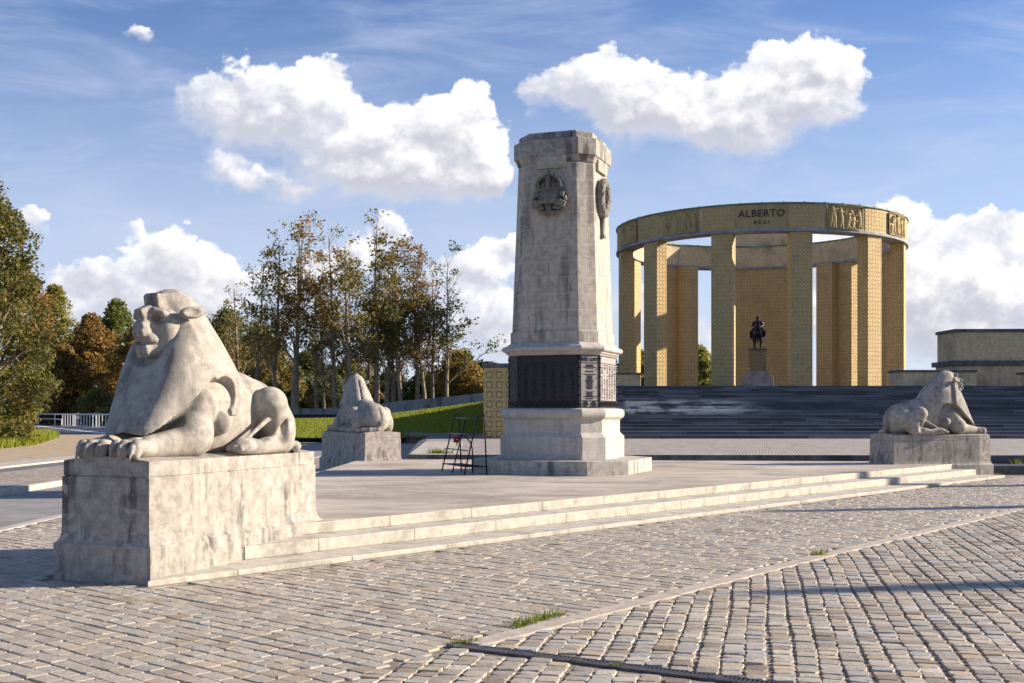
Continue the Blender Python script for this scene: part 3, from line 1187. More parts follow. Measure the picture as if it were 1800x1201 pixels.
def mane_fn():
    KF = [.1, .30, .6, 1.0, 1.15, 1.28, 1.42, 1.56, 1.68, 1.76, 1.80]
    SF = [.29, .33, .50, .70, .77, .87, .94, .95, .92, .95, 1.04]
    KB = [.2, .5, .8, 1.0, 1.3, 1.55, 1.68, 1.76, 1.80]
    SB = [1.9, 2.16, 2.16, 2.04, 1.83, 1.60, 1.46, 1.34, 1.22]
    KW = [.2, .30, .6, .9, 1.2, 1.45, 1.62, 1.74, 1.80]
    W0 = [.25, .26, .30, .33, .32, .27, .155, .125, .05]      # half width at the front plane
    W1 = [.52, .53, .56, .565, .475, .380, .295, .22, .09]   # half width a metre behind it

    def fn(X, Y, Z):
        sf, sb = pl(KF, SF, Z), pl(KB, SB, Z)
        w0, w1 = pl(KW, W0, Z), pl(KW, W1, Z)
        u = np.clip((Y - sf) / np.interp(Z, [1.15, 1.5, 1.8], [.78, .60, .42]), 0, 1)
        ww = w0 + (w1 - w0) * np.sin(u * math.pi / 2) ** .9
        bl = np.interp(Z, [1.0, 1.5, 1.8], [.85, .70, .50])
        back = np.clip((Y - (sb - bl)) / bl, 0, 1)
        ww = ww * np.sqrt(np.clip(1 - back ** 3.2, 0, 1)) + 1e-3
        dx = np.abs(X) - ww
        df = (sf + .10 * (X / np.maximum(w0, .05)) ** 2 * .5) - Y
        r = .07
        qx, qy = np.maximum(dx + r, 0), np.maximum(df + r, 0)
        d = np.sqrt(qx * qx + qy * qy) + np.minimum(np.maximum(dx + r, df + r), 0) - r
        d = np.maximum(d, Y - sb)
        return np.maximum(d, np.maximum(Z - 1.79, .12 - Z)) * .85
    return fn, [-.64, .22, .12], [.64, 2.3, 1.82]


def half_space(f, lo, hi):
    return f, lo, hi


def turn(p, deg=-12.0, c=(0.0, .98)):
    """prim turned about the neck: the head looks slightly to one side"""
    fn, lo, hi = p
    ca, sa = math.cos(R(deg)), math.sin(R(deg))

    def g(X, Y, Z):
        dx, dy = X - c[0], Y - c[1]
        return fn(c[0] + ca * dx + sa * dy, c[1] - sa * dx + ca * dy, Z)
    xs, ys = [], []
    for x in (lo[0], hi[0]):
        for y in (lo[1], hi[1]):
            dx, dy = x - c[0], y - c[1]
            xs.append(c[0] + ca * dx - sa * dy)
            ys.append(c[1] + sa * dx + ca * dy)
    return g, [min(xs), min(ys), lo[2]], [max(xs), max(ys), hi[2]]


def build_lion_meshes(h=.0145):
    # ---- mane: a smooth veil in front, a cape set back behind it
    m = SDF((-.70, .18, .10), (.70, 2.42, 1.86), h)
    m.op(mane_fn(), .01)
    # forehead tuft: flaring block with a scooped front
    m.op(turn(bx((0, .975, 1.640), (.112, .160, .118), .014, (9, 0, 0))), .05)
    m.op(turn(con((-.095, .835, 1.742), (.095, .835, 1.742), .014, .014)), .02)
    m.op(con((0, 1.0, 1.70), (0, 1.20, 1.735), .085, .085), .08)
    Xs, Ys, Zs = m.ax[0][:, None, None], m.ax[1][None, :, None], m.ax[2][None, None, :]
    line = 1.16 - .16 * np.clip((Zs - .8) / .9, 0, 1) ** 1.2
    stepd = np.clip((Ys - line) / .05, 0, 1)
    stepd = stepd * stepd * (3 - 2 * stepd)
    side = np.clip((np.abs(Xs) - .12) / .14, 0, 1) * np.clip((1.66 - Zs) / .2, 0, 1)
    m.D += (.055 * stepd * side).astype(np.float32)
    m.D += (.024 * np.exp(-((Ys - line - .035) / .022) ** 2) * side).astype(np.float32)
    # slit down the back
    m.D += (.055 * np.exp(-(Xs / .030) ** 2) * (Ys > 1.45) * (Zs < 1.62)).astype(np.float32)
    # lower hem: rises from the front tip to the cape edge, drops again along the cape
    hem = np.interp(Ys, [.2, .36, .80, 1.18, 1.36, 1.60, 1.85, 2.4], [.20, .22, .55, .87, .80, .44, .42, .50])
    hem = hem + .05 * np.clip(1 - np.abs(Xs) / .26, 0, 1) * (Ys < .75)
    m.D = np.maximum(m.D, ((hem - Zs) * .8).astype(np.float32) + 0 * m.D)
    # hollow under the hem
    m.op(ell((0, 1.22, .40), (.40, .66, .34)), .03, True)
    m.op(ell((0, .70, .20), (.25, .36, .14)), .03, True)
    for sx in (1, -1):
        f = (lambda p: p) if sx == 1 else mir
        m.op(f(ell((.50, 1.42, .66), (.21, .22, .21), (0, -20, -12))), .015, True)
        m.op(f(con((.42, .72, .40), (.52, 1.12, .66), .06, .10)), .02, True)
    # face socket
    m.op(turn(ell((0, .80, 1.32), (.235, .24, .26))), .07, True)
    m.op(turn(ell((0, .68, 1.13), (.205, .22, .17))), .03, True)
    m.op(turn(ell((.0, .640, 1.640), (.100, .225, .115))), .006, True)
    # ears: horizontal cups
    for sx in (1, -1):
        f = (lambda p: p) if sx == 1 else mir
        m.op(f(ell((.335, 1.02, 1.545), (.075, .140, .066), (8, 14, -22))), .05)
        m.op(f(bx((.365, 1.10, 1.565), (.028, .075, .050), .015, (10, 14, -20))), .03)
        m.op(f(ell((.395, .98, 1.550), (.052, .115, .042), (8, 14, -22))), .010, True)
    mv, mq = m.mesh(1)

    # ---- body, limbs and face in one continuous surface
    b = SDF((-.80, -.10, -.03), (.80, 3.22, 1.78), h)
    # torso
    b.op(ell((0, 1.75, .46), (.44, 1.05, .55)), .08)
    b.op(con((0, 1.5, .68), (0, 2.55, .52), .38, .37), .12)
    b.op(ell((0, 1.0, .60), (.33, .42, .42)), .12)
    b.op(ell((0, 2.64, .38), (.45, .42, .44)), .10)
    b.op(con((0, 1.1, .9), (0, 1.05, 1.35), .30, .24), .08)
    for sx in (1, -1):
        f = (lambda p: p) if sx == 1 else mir
        # upper arm and shoulder
        b.op(f(con((.33, 1.20, .56), (.37, 1.00, .26), .17, .19)), .06)
        b.op(f(ell((.42, 1.42, .36), (.13, .14, .13))), .05)
        b.op(f(ell((.375, 1.00, .23), (.20, .24, .235))), .05)
        b.op(f(con((.62, 1.20, .52), (.56, .80, .40), .03, .03)), .06, True)
        # forearm
        b.op(f(con((.36, .92, .17), (.26, .40, .115), .17, .12)), .05)
        # paw with toes
        b.op(f(ell((.215, .27, .105), (.175, .20, .115))), .03)
        for i, tx in enumerate((.085, .205, .325)):
            f0 = .02 + .03 * abs(i - 1.0)
            b.op(f(con((tx, .28 + .015 * abs(i - 1), .140), (tx, .08 + f0, .140), .052, .064)), .006)
            b.op(f(con((tx, .08 + f0, .120), (tx, .065 + f0, .045), .062, .050)), .008)
            b.op(f(con((tx, .012 + f0, .125), (tx + .004, -.025 + f0 * .8, -.005), .032, .010)), .006)
        for tx in (.145, .265):
            b.op(f(con((tx, .30, .205), (tx, -.01, .10), .016, .027)), .010, True)
        # haunch, knee, shank, hind foot
        b.op(f(con((.38, 2.56, .34), (.50, 2.30, .56), .27, .20)), .06)
        b.op(f(con((.52, 2.30, .58), (.52, 2.46, .16), .185, .15)), .06)
        b.op(f(ell((.52, 2.52, .24), (.17, .19, .27))), .05)
        b.op(f(con((.55, 2.55, .10), (.56, 1.82, .085), .105, .095)), .03)
        b.op(f(ell((.56, 1.70, .095), (.115, .19, .095))), .03)
        for tx in (.485, .56, .635):
            b.op(f(con((tx, 1.66, .105), (tx, 1.51, .07), .047, .04)), .012)
        b.op(f(ell((.62, 2.02, .36), (.13, .17, .22), (0, 18, 6))), .05, True)
        b.op(f(con((.60, 2.42, .50), (.66, 2.34, .16), .02, .06)), .08, True)
        b.op(f(con((.56, 2.22, .42), (.55, 1.72, .16), .034, .020)), .03)
    # tail curling round the near hind side
    for p in path([(-.05, 2.98, .42), (-.02, 3.05, .24), (.10, 3.04, .09), (.34, 2.98, .065), (.52, 2.84, .065), (.62, 2.70, .065)], [.085, .085, .08, .07, .062, .066]):
        b.op(p, .03)
    b.op(con((0, 2.90, .82), (0, 3.20, .2), .012, .03), .08, True)
    # ---- face: broad planes, heavy brows, wedge nose, drooping mouth
    dy = .095

    def fop(p, k, cut=False):
        b.op(turn(p), k, cut)
    P = lambda x, y, z: (x * .80, y + dy, z)
    fop(ell(P(0, 1.00, 1.37), (.208, .31, .30)), .05)
    fop(bx(P(0, .615, 1.338), (.086, .085, .044), .016, (24, 0, 0)), .018)
    fop(bx(P(0, .668, 1.455), (.062, .085, .150), .018, (24, 0, 0)), .02)
    fop(bx(P(0, .640, 1.385), (.076, .085, .075), .018, (24, 0, 0)), .025)
    fop(bx(P(0, .705, 1.262), (.118, .105, .055), .035, (6, 0, 0)), .02)   # upper lip
    for sx in (1, -1):
        f = (lambda p: p) if sx == 1 else mir
        fop(f(ell(P(.090, .665, 1.262), (.075, .042, .034), (0, 20, 18))), .05)
        fop(f(ell(P(.180, .835, 1.37), (.075, .09, .15), (0, 0, 25))), .08)          # cheek
        fop(f(ell(P(.150, .725, 1.462), (.078, .060, .042), (0, 12, 28))), .015, True)   # eye socket
        fop(f(ell(P(.150, .792, 1.455), (.056, .042, .024), (0, 16, 28))), .008)        # eye
        fop(f(con(P(.085, .735, 1.428), P(.225, .795, 1.405), .011, .011)), .014)
        for p in path([P(.026, .700, 1.530), P(.10, .705, 1.552), P(.19, .755, 1.525), P(.25, .850, 1.455)], [.026, .044, .042, .026]):
            fop(f(p), .022)
        fop(f(ell(P(.042, .545, 1.312), (.016, .04, .011))), .005, True)                # nostril
        fop(f(con(P(.11, .66, 1.385), P(.165, .72, 1.315), .016, .016)), .03, True)
    # jaw and mouth slit
    fop(ell(P(0, .80, 1.14), (.155, .17, .10)), .03)
    fop(bx(P(0, .672, 1.135), (.092, .085, .072), .022, (16, 0, 0)), .015)
    for p in path([P(-.23, .79, 1.170), P(-.15, .69, 1.197), P(-.07, .605, 1.212), P(0, .575, 1.215), P(.07, .605, 1.212), P(.15, .69, 1.197), P(.23, .79, 1.170)], [.010, .016, .020, .020, .020, .016, .010]):
        fop(p, .008, True)
    bv, bq = b.mesh(1)
    return (mv, mq), (bv, bq)


(LMV, LMQ), (LBV, LBQ) = build_lion_meshes()
print('lion', len(LMV), len(LBV))


def pedestal_mesh():
    """block with a lightly domed top, tapered front flanks, drafted lip and flared plinth"""
    us = np.linspace(-1, 1, 9)
    st = [(.065, .525), (.47, .60), (3.18, .60)]
    top = []
    per = []
    nu = len(us)
    for s_, w in st:
        for u in us:
            top.append((u * w, s_, 1.235 - .045 * u * u + .02))
    idx = lambda i, j: i * nu + j
    per = [idx(0, j) for j in range(nu)] + [idx(1, nu - 1), idx(2, nu - 1)] + [idx(2, j) for j in range(nu - 2, -1, -1)] + [idx(1, 0)]
    V = list(top)
    Fc = []
    for i in range(2):
        for j in range(nu - 1):
            Fc.append((idx(i, j), idx(i, j + 1), idx(i + 1, j + 1), idx(i + 1, j)))
    prev = per
    cy = 1.62
    for off, z in ((.0, 1.062), (-.008, 1.058), (-.008, 1.050), (.010, 1.046), (.012, .62), (.016, .47), (.030, .415), (.055, .378), (.068, .372), (.070, .366), (.070, -.05)):
        ring = []
        for k in per:
            x, y, _ = V[k]
            nx = np.sign(x) if abs(x) > .5 else 0
            ny = -1 if y < .1 else (1 if y > 3.1 else 0)
            V.append((x + nx * off, y + ny * off, z))
            ring.append(len(V) - 1)
        n = len(ring)
        for a in range(n):
            c = (a + 1) % n
            Fc.append((prev[c], prev[a], ring[a], ring[c]))
        prev = ring
    return V, Fc


def make_lion():
    t = thing('lion_statue', 'largest stone lion, on the near left pedestal with its face and paws towards the viewer', 'statue',
              (L1P.x, L1P.y, 0), L1A, 'stone lions round the memorial platform')
    pv, pf = pedestal_mesh()
    p = mesh_obj('pedestal', pv, pf, M['pedestal'], t)
    bm_ = p.modifiers.new('bevel', 'BEVEL')
    bm_.width, bm_.segments, bm_.limit_method, bm_.angle_limit = .010, 2, 'ANGLE', R(35)
    bo = mesh_obj('body', LBV, LBQ, M['lion'], t, uvs=False, smooth=True)
    bo.location.z = 1.225
    mo = mesh_obj('mane', LMV, LMQ, M['lion'], t, uvs=False, smooth=True)
    mo.location.z = 1.225
    return t


lion1 = make_lion()
F2 = Vector((.97, .243, 0))
R2 = Vector((-F2.y, F2.x, 0))
SC2 = .93
p2 = Vector((12.72, 29.95, 0)) + R2 * (.67 * SC2)
copy_tree(lion1, (p2.x, p2.y, -.02), math.atan2(R2.y, R2.x), SC2, 'stone lion at the right end of the pale steps, lying in profile facing right')
F3 = Vector((-.57, .822, 0)).normalized()
R3 = Vector((-F3.y, F3.x, 0))
p3 = Vector((-4.08, 31.6, 0)) + F3 * (3.18 * SC2) - R3 * (.6 * SC2)
copy_tree(lion1, (p3.x, p3.y, .0), math.atan2(R3.y, R3.x), SC2, 'stone lion seen from behind with a slit mane, on the far pedestal before the lawn')
for ch in bpy.data.objects:
    if ch.name == 'mane.002':
        # the far lion turns its head away from the viewer
        Mx = Matrix.Translation((0, 1.6, 1.225)) @ Matrix.Rotation(R(-15), 4, 'Z') @ Matrix.Translation((0, -1.6, 0))
        ch.matrix_local = Mx


# ------------------------------------------------------------------ memorial pylon
def octp(a, c):
    b = a - c
    return [(-b, -a), (b, -a), (a, -b), (a, b), (b, a), (-b, a), (-a, b), (-a, -b)]


def ring8(a, c, z):
    return [(x, y, z) for x, y in octp(a, c)]


PYL = thing('memorial_pylon', 'tall tapering eight-sided stone pylon with bronze name plates, crown carving and wreath', 'memorial',
            (1.17, 26.05, 0), R(-20))


def octo(name, prof, mat, bevel=.01, parent=None, cap0=True, cap1=True):
    mb = MB()
    mb.loft([ring8(a, a * k, z) for a, k, z in prof], cap0, cap1)
    return mb.build(name, mat, parent or PYL, bevel=bevel)


CK = .335
octo('base_slab', [(1.82, .40, .30), (1.82, .40, .660)], M['slab'], .015)
octo('pedestal', [(1.23, CK, .66), (1.23, CK, 1.15), (1.215, CK, 1.165), (1.155, CK, 1.235), (1.14, CK, 1.25), (1.14, CK, 1.53), (1.165, CK, 1.545)], M['clean'], .008)
tor = [(1.165, CK, 1.545), (1.17, CK, 1.56)]
for i in range(9):
    t = math.pi * i / 8
    tor.append((1.165 + .07 * math.sin(t), CK, 1.67 - .11 * math.cos(t)))
tor += [(1.06, CK, 1.795)]
octo('lower_moulding', tor, M['clean'], 0)
octo('name_drum', [(1.045, CK, 1.79), (1.045, CK, 2.965)], M['ashlar'], 0)
cor = [(1.065, CK, 2.962), (1.075, CK, 2.985), (1.11, CK, 3.0), (1.12, CK, 3.03)]
for i in range(8):
    t = math.pi * (.08 + .84 * i / 7)
    cor.append((1.125 + .075 * math.sin(t), CK, 3.105 - .065 * math.cos(t)))
cor += [(1.10, CK, 3.185), (1.06, CK, 3.225), (1.03, CK, 3.245)]
octo('upper_moulding', cor, M['clean'], 0)
octo('shaft', [(1.03, CK, 3.245), (1.03, CK, 3.49), (1.012, CK, 3.50), (.998, CK, 3.502), (.875, CK, 7.235)], M['ashlar'], .006)
cap = [(.885, CK, 7.235), (.89, CK, 7.25), (.905, CK, 7.30), (.935, CK, 7.36), (.945, CK, 7.375), (.965, CK, 7.38), (.965, CK, 7.74), (.955, CK, 7.752), (.875, CK, 7.756), (.865, CK, 7.765), (.865, CK, 7.89), (.80, CK, 7.94)]
octo('cap', cap, M['cap'], .008)
# broad frieze blocks under the cap, one per main face
for i in range(4):
    mb = MB()
    a_ = R(90 * i)
    mb.box((math.sin(a_) * .825, -math.cos(a_) * .825, 7.235), (.72, .24, .27) if i % 2 == 0 else (.24, .72, .27))
    mb.build('frieze_block', M['ashlar'], PYL, bevel=.006)


# bronze plates with raised name rows
def plate(i):
    a, c = 1.045, 1.045 * CK
    P = octp(a, c)
    p, q = Vector((*P[i], 0)), Vector((*P[(i + 1) % 8], 0))
    w = (q - p).length
    mid = (p + q) / 2
    d = (q - p).normalized()
    ang = math.atan2(d.y, d.x)
    dark = i in (0, 7, 5, 6)  # faces turned from the sun take the bronze with painted shade
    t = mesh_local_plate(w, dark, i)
    t.location = (mid.x, mid.y, 1.80)
    t.rotation_euler = (0, 0, ang)
    return t


def mesh_local_plate(w, dark, i):
    mb = MB()
    w2 = w - .035
    mb.box((0, -.012, .58), (w2, .024, 1.155))
    pt = mb.build('bronze_plate', M['plate_shaded' if dark else 'plate'], PYL, bevel=.003, seg=1)
    ink = M['bronze_dark']
    mb = MB()
    for z in (.155, .985):
        mb.box((0, -.028, z), (w2, .008, .012))
    for x in (-w2 / 2 + .008, w2 / 2 - .008):
        mb.box((x, -.027, .58), (.014, .010, 1.155))
    mb.box((0, -.027, .012), (w2 - .03, .010, .012))
    mb.box((0, -.027, 1.145), (w2 - .03, .010, .014))
    # regimental badges along the foot
    nb_ = 2 if w < .6 else 10
    for k in range(nb_):
        x = (k + .5) / nb_ * (w2 - .06) - (w2 - .06) / 2
        r = min(.050, .40 * (w2 - .06) / nb_)
        ring = [(x + r * math.cos(t * math.pi / 5), -.034, .082 + 1.15 * r * math.sin(t * math.pi / 5)) for t in range(11)]
        mb.tube(ring, .009, 5)
        mb.box((x, -.030, .082 + r * .1), (r * .7, .014, r * .9))
        mb.box((x, -.030, .082 + r * 1.25), (r * .5, .012, r * .4))
    mb.build('raised_frame', ink, pt)
    mb = MB()
    rr = random.Random(i)
    ncol = 1 if w < .6 else 6
    for cidx in range(ncol):
        cw = (w2 - .08) / ncol
        x0 = -(w2 - .08) / 2 + cw * (cidx + .5)
        z = .945
        while z > .19:
            head = rr.random() < .10
            ww = cw * (.80 if head else rr.uniform(.30, .58))
            mb.box((x0, -.0265, z), (ww, .006, .016 if head else .0095))
            z -= .030 if head else .0185
            if rr.random() < .06:
                z -= .035
    mb.build('name_list', ink, pt)
    return pt


for i in range(8):
    plate(i)
# vertical bolt rods at the plate joints
P8 = octp(1.062, 1.062 * CK)
for x, y in P8:
    mb = MB()
    mb.tube([(x, y, 1.80), (x, y, 2.955)], .013, 8)
    for z in np.linspace(1.88, 2.88, 6):
        mb.box((x, y, z), (.055, .055, .030), rz=R(22))
    mb.build('bolt_rod', M['black'], PYL)


def text_mesh(name, txt, size, ext, mat, parent, spacing=1.0, bend=None):
    cu = bpy.data.curves.new(name, 'FONT')
    cu.body = txt
    cu.size = size
    cu.extrude = ext
    cu.align_x = 'CENTER'
    cu.space_character = spacing
    cu.resolution_u = 3
    tmp = bpy.data.objects.new(name + '_tmp', cu)
    COL.objects.link(tmp)
    dg = bpy.context.evaluated_depsgraph_get()
    me = bpy.data.meshes.new_from_object(tmp.evaluated_get(dg))
    bpy.data.objects.remove(tmp)
    me.name = name
    me.materials.clear()
    me.materials.append(mat)
    if bend:
        bend(me)
    # every letter a part of its own
    n = len(me.vertices)
    root = list(range(n))

    def find(i):
        while root[i] != i:
            root[i] = root[root[i]]
            i = root[i]
        return i
    for e in me.edges:
        root[find(e.vertices[0])] = find(e.vertices[1])
    groups = {}
    for p in me.polygons:
        groups.setdefault(find(p.vertices[0]), []).append(p)
    holder = []
    for ps in groups.values():
        used = sorted({i for p in ps for i in p.vertices})
        ix = {a: k for k, a in enumerate(used)}
        lo = mesh_obj(name, [me.vertices[i].co for i in used], [[ix[i] for i in p.vertices] for p in ps], mat, parent, uvs=False)
        holder.append(lo)
    bpy.data.meshes.remove(me)
    return holder


# heading on the chamfer and right plates
for i, txt in ((1, 'ARE LIFT'), ):
    P = octp(1.045, 1.045 * CK)
    p, q = Vector((*P[i], 0)), Vector((*P[i + 1], 0))
    d = (q - p).normalized()
    mid = (p + q) / 2 + Vector((d.y, -d.x, 0)) * .030
    tx = text_mesh('letter', txt, .108, .006, M['bronze_dark'], PYL, 1.05)
    for lo in tx:
        lo.location = (mid.x, mid.y, 2.825)
        lo.rotation_euler = (R(90), 0, math.atan2(d.y, d.x))


# carved crown over ribbons (front) and wreath with sword hilt (right face)
def crown_mesh():
    h = .0125
    s = SDF((-.50, -.20, -.56), (.50, .08, .60), h)
    s.op(ell((0, .02, .02), (.40, .12, .46)), .02)
    s.D = np.maximum(s.D, (-.02 - s.ax[1])[None, :, None] * -1 * 0 + s.D)
    # crown: band, leaves, arches, orb
    for x in np.linspace(-.27, .27, 15):
        s.op(ell((x, -.10 + .22 * x * x, .105 - .25 * x * x + .02), (.022, .03, .026)), .004)
    for k in range(2):
        pts = [(x, -.085 + .25 * x * x, .06 + .10 * k - .35 * x * x) for x in np.linspace(-.29, .29, 9)]
        for p in path(pts, [.024] * 9):
            s.op(p, .008)
    for x in (-.24, -.125, 0, .125, .24):
        y = -.10 + .2 * x * x
        s.op(con((x, y, .17), (x * 1.08, y - .01, .27), .036, .016), .006)
        s.op(ell((x * 1.05, y, .235), (.042, .028, .022)), .006)
    for x in (-.18, -.06, .06, .18):
        s.op(ell((x, -.10, .20), (.022, .025, .022)), .004)
    for sx in (-1, 1):
        pts = [(sx * (.30 - .0 * t) * math.cos(t * 1.35), -.07 - .02 * math.sin(t * 3), .17 + .27 * math.sin(t * 1.42)) for t in np.linspace(0, 1, 7)]
        for p in path(pts, [.030] * 7):
            s.op(p, .006)
        for q in pts:
            s.op(ell((q[0] * 1.07, q[1] - .02, q[2] + .02), (.020, .025, .020)), .003)
        s.op(ell((sx * .17, -.02, .27), (.10, .06, .13)), .02, True)
    for p in path([(0, -.11, .22), (0, -.12, .34), (0, -.09, .44)], [.045, .05, .03]):
        s.op(p, .01)
    s.op(ell((0, -.08, .475), (.045, .05, .045)), .006)
    s.op(bx((0, -.07, .535), (.040, .03, .014), .008), .005)
    s.op(bx((0, -.07, .540), (.013, .03, .040), .008), .005)
    # shield and folded ribbons
    s.op(ell((0, -.07, -.06), (.26, .09, .14)), .02)
    for sx in (-1, 1):
        s.op(bx((sx * .14, -.125, -.165), (.135, .030, .060), .015, (0, sx * 9, sx * 6)), .006)
        s.op(bx((sx * .33, -.10, -.215), (.085, .045, .075), .015, (0, sx * 28, sx * 20)), .006)
        s.op(bx((sx * .40, -.06, -.10), (.040, .05, .050), .015, (0, sx * -15, 0)), .006)
        s.op(bx((sx * .32, -.06, .00), (.060, .05, .060), .015, (0, sx * 10, 0)), .006)
        for p in path([(sx * .36, -.09, -.27), (sx * .22, -.11, -.33), (sx * .10, -.10, -.31)], [.028, .030, .026]):
            s.op(p, .006)
        for p in path([(sx * .30, -.09, -.24), (sx * .16, -.12, -.275)], [.024, .028]):
            s.op(p, .006)
        s.op(ell((sx * .12, -.08, -.42), (.065, .06, .055)), .01)
        s.op(ell((sx * .22, -.06, -.40), (.055, .05, .05)), .01)
    for t in np.linspace(0, 2 * math.pi, 9)[:-1]:
        s.op(ell((.055 * math.cos(t), -.14, -.255 + .055 * math.sin(t)), (.022, .025, .022)), .004)
    s.op(ell((0, -.145, -.255), (.025, .03, .025)), .003)
    for x, z in ((-.03, -.40), (.035, -.38), (0, -.46), (-.06, -.46), (.06, -.47)):
        s.op(con((x, -.10, z + .06), (x * 1.3, -.09, z), .034, .028), .008)
    return s.mesh(0)


def wreath_mesh():
    s = SDF((-.46, -.26, -1.02), (.46, .06, .56), .015)
    rr = random.Random(4)
    n = 18
    ring = [(.27 * math.cos(t), -.07, .38 * math.sin(t)) for t in np.linspace(0, 2 * math.pi, n + 1)]
    for p in path(ring, [.105] * (n + 1)):
        s.op(p, .02)
    for k in range(150):
        t = rr.uniform(0, 2 * math.pi)
        ph = rr.uniform(-1.2, 1.2)
        c = (.27 + .10 * math.sin(ph), -.07 - .10 * math.cos(ph), .38 + .10 * math.sin(ph))
        x, z = c[0] * math.cos(t), c[2] * math.sin(t)
        dx, dz = -math.sin(t), math.cos(t)
        sg = 1 if math.cos(t) > 0 else -1
        s.op(con((x, c[1], z), (x + dx * .075 * sg, c[1] - .012, z + dz * .075 * sg), .026, .006), .006)
    # sword hilt and blade hanging through the wreath
    s.op(bx((0, -.06, -.62), (.062, .055, .36), .01), .01)
    s.op(bx((0, -.075, -.62), (.018, .055, .36), .006), .006)
    s.op(bx((0, -.08, -.93), (.085, .075, .045), .01), .008)
    s.op(bx((0, -.08, -.33), (.16, .05, .040), .012), .01)
    return s.mesh(0)


cv, cq = crown_mesh()
o = mesh_obj('crown_relief', cv, cq, M['relief'], PYL, uvs=False)
o.location = (0, -.925, 6.50)
o.rotation_euler = (R(1.9), 0, 0)
o.scale = (.92, 1.5, .94)
wv, wq = wreath_mesh()
o = mesh_obj('wreath_relief', wv, wq, M['relief'], PYL, uvs=False)
o.location = (.908, -.08, 6.52)
o.rotation_euler = (R(1.9), 0, R(90))
o.scale = (.92,) * 3


# ------------------------------------------------------------------ rotunda
ROTZ = TOPZ
rot = thing('memorial_rotunda', 'round yellow brick colonnade with a carved ring beam lettered ALBERTO REGI', 'monument', (23.5, 108.5, 0), R(-11.1))
RO = 13.4
ZB, ZT = 16.98, 19.15


def arc_part(name, r0, r1, z0, z1, a0, a1, n, mat, full=False, bevel=0, parent=rot):
    mb = MB()
    mb.arc_band(r0, r1, z0, z1, R(a0), R(a1), n, full)
    o = mb.build(name, mat, parent, bevel=bevel)
    # cylinder UV so that the courses run round the ring
    me = o.data
    l = me.uv_layers[0]
    for p in me.polygons:
        n_ = p.normal
        if abs(n_.z) < .8 and abs(n_.x * p.center.x + n_.y * p.center.y) > .5 * math.hypot(p.center.x, p.center.y):
            ca = math.atan2(p.center.x, -p.center.y)
            for li in p.loop_indices:
                c = me.vertices[me.loops[li].vertex_index].co
                a = math.atan2(c.x, -c.y)
                if a - ca > math.pi:
                    a -= 2 * math.pi
                if ca - a > math.pi:
                    a += 2 * math.pi
                l.data[li].uv = (a * RO, c.z)
    return o


arc_part('ring_beam', 12.1, RO, ZB + .13, ZT, 0, 360, 96, M['brick_plain'], True)
arc_part('beam_lip', 12.0, RO + .12, ZB - .12, ZB + .13, 0, 360, 96, M['greystone'], True, .02)
arc_part('roof_edge', 11.95, RO + .14, ZT + .001, ZT + .13, 0, 360, 96, M['copper'], True, .02)
seam0 = None
for k in range(48):
    a = R(k * 7.5)
    if seam0 is None:
        mb = MB()
        mb.box((0, 0, ZT + .15), (.06, 1.62, .06))
        sm = seam0 = mb.build('roof_seam', M['copper'], rot)
    else:
        sm = seam0.copy()
        COL.objects.link(sm)
    sm.location = (math.sin(a) * 12.75, -math.cos(a) * 12.75, 0)
    sm.rotation_euler = (0, 0, a)



def column_mesh():
    mb = MB()
    mb.box((0, 0, (ROTZ + ZB) / 2 - .06 + .15), (1.82, 1.12, ZB - ROTZ - .12 - .30))
    return mb


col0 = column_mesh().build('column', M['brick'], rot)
mb = MB()
mb.box((0, 0, ROTZ + .18), (2.15, 1.45, .36))
foot0 = mb.build('column_foot', M['greystone'], col0, bevel=.03)
first = True
RC = 12.72
for ang in [14.4, -14.4, 46.2, -46.2, 76, -76, 105, -105, 134.5, -135.5, 143, -143]:
    a = R(ang)
    if first:
        c = col0
        first = False
    else:
        c = col0.copy()
        COL.objects.link(c)
        f2 = foot0.copy()
        COL.objects.link(f2)
        f2.parent = c
    rc_ = 11.7 if abs(ang) == 143 else RC
    c.location = (math.sin(a) * rc_, -math.cos(a) * rc_, 0)
    c.rotation_euler = (0, 0, a)
# rear niche with its raised attic
arc_part('niche_wall', 12.2, 13.0, ROTZ, ZB - .12, 159, 201, 24, M['brick'])
arc_part('rear_attic', 12.6, 13.3, ZT + .13, 22.2, 161, 199, 22, M['brick_plain'])
arc_part('attic_coping', 12.5, 13.4, 22.2, 22.4, 161, 199, 22, M['copper'])
# studded panels over the columns
for ang in (15.4, -15.4, 46.2, -46.2, 76, -76, 105, -105):
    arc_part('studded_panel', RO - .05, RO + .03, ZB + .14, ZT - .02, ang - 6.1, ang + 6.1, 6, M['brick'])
arc_part('name_panel', RO - .05, RO + .035, ZB + .14, ZT - .02, -9.2, 9.2, 9, M['brick_relief'])


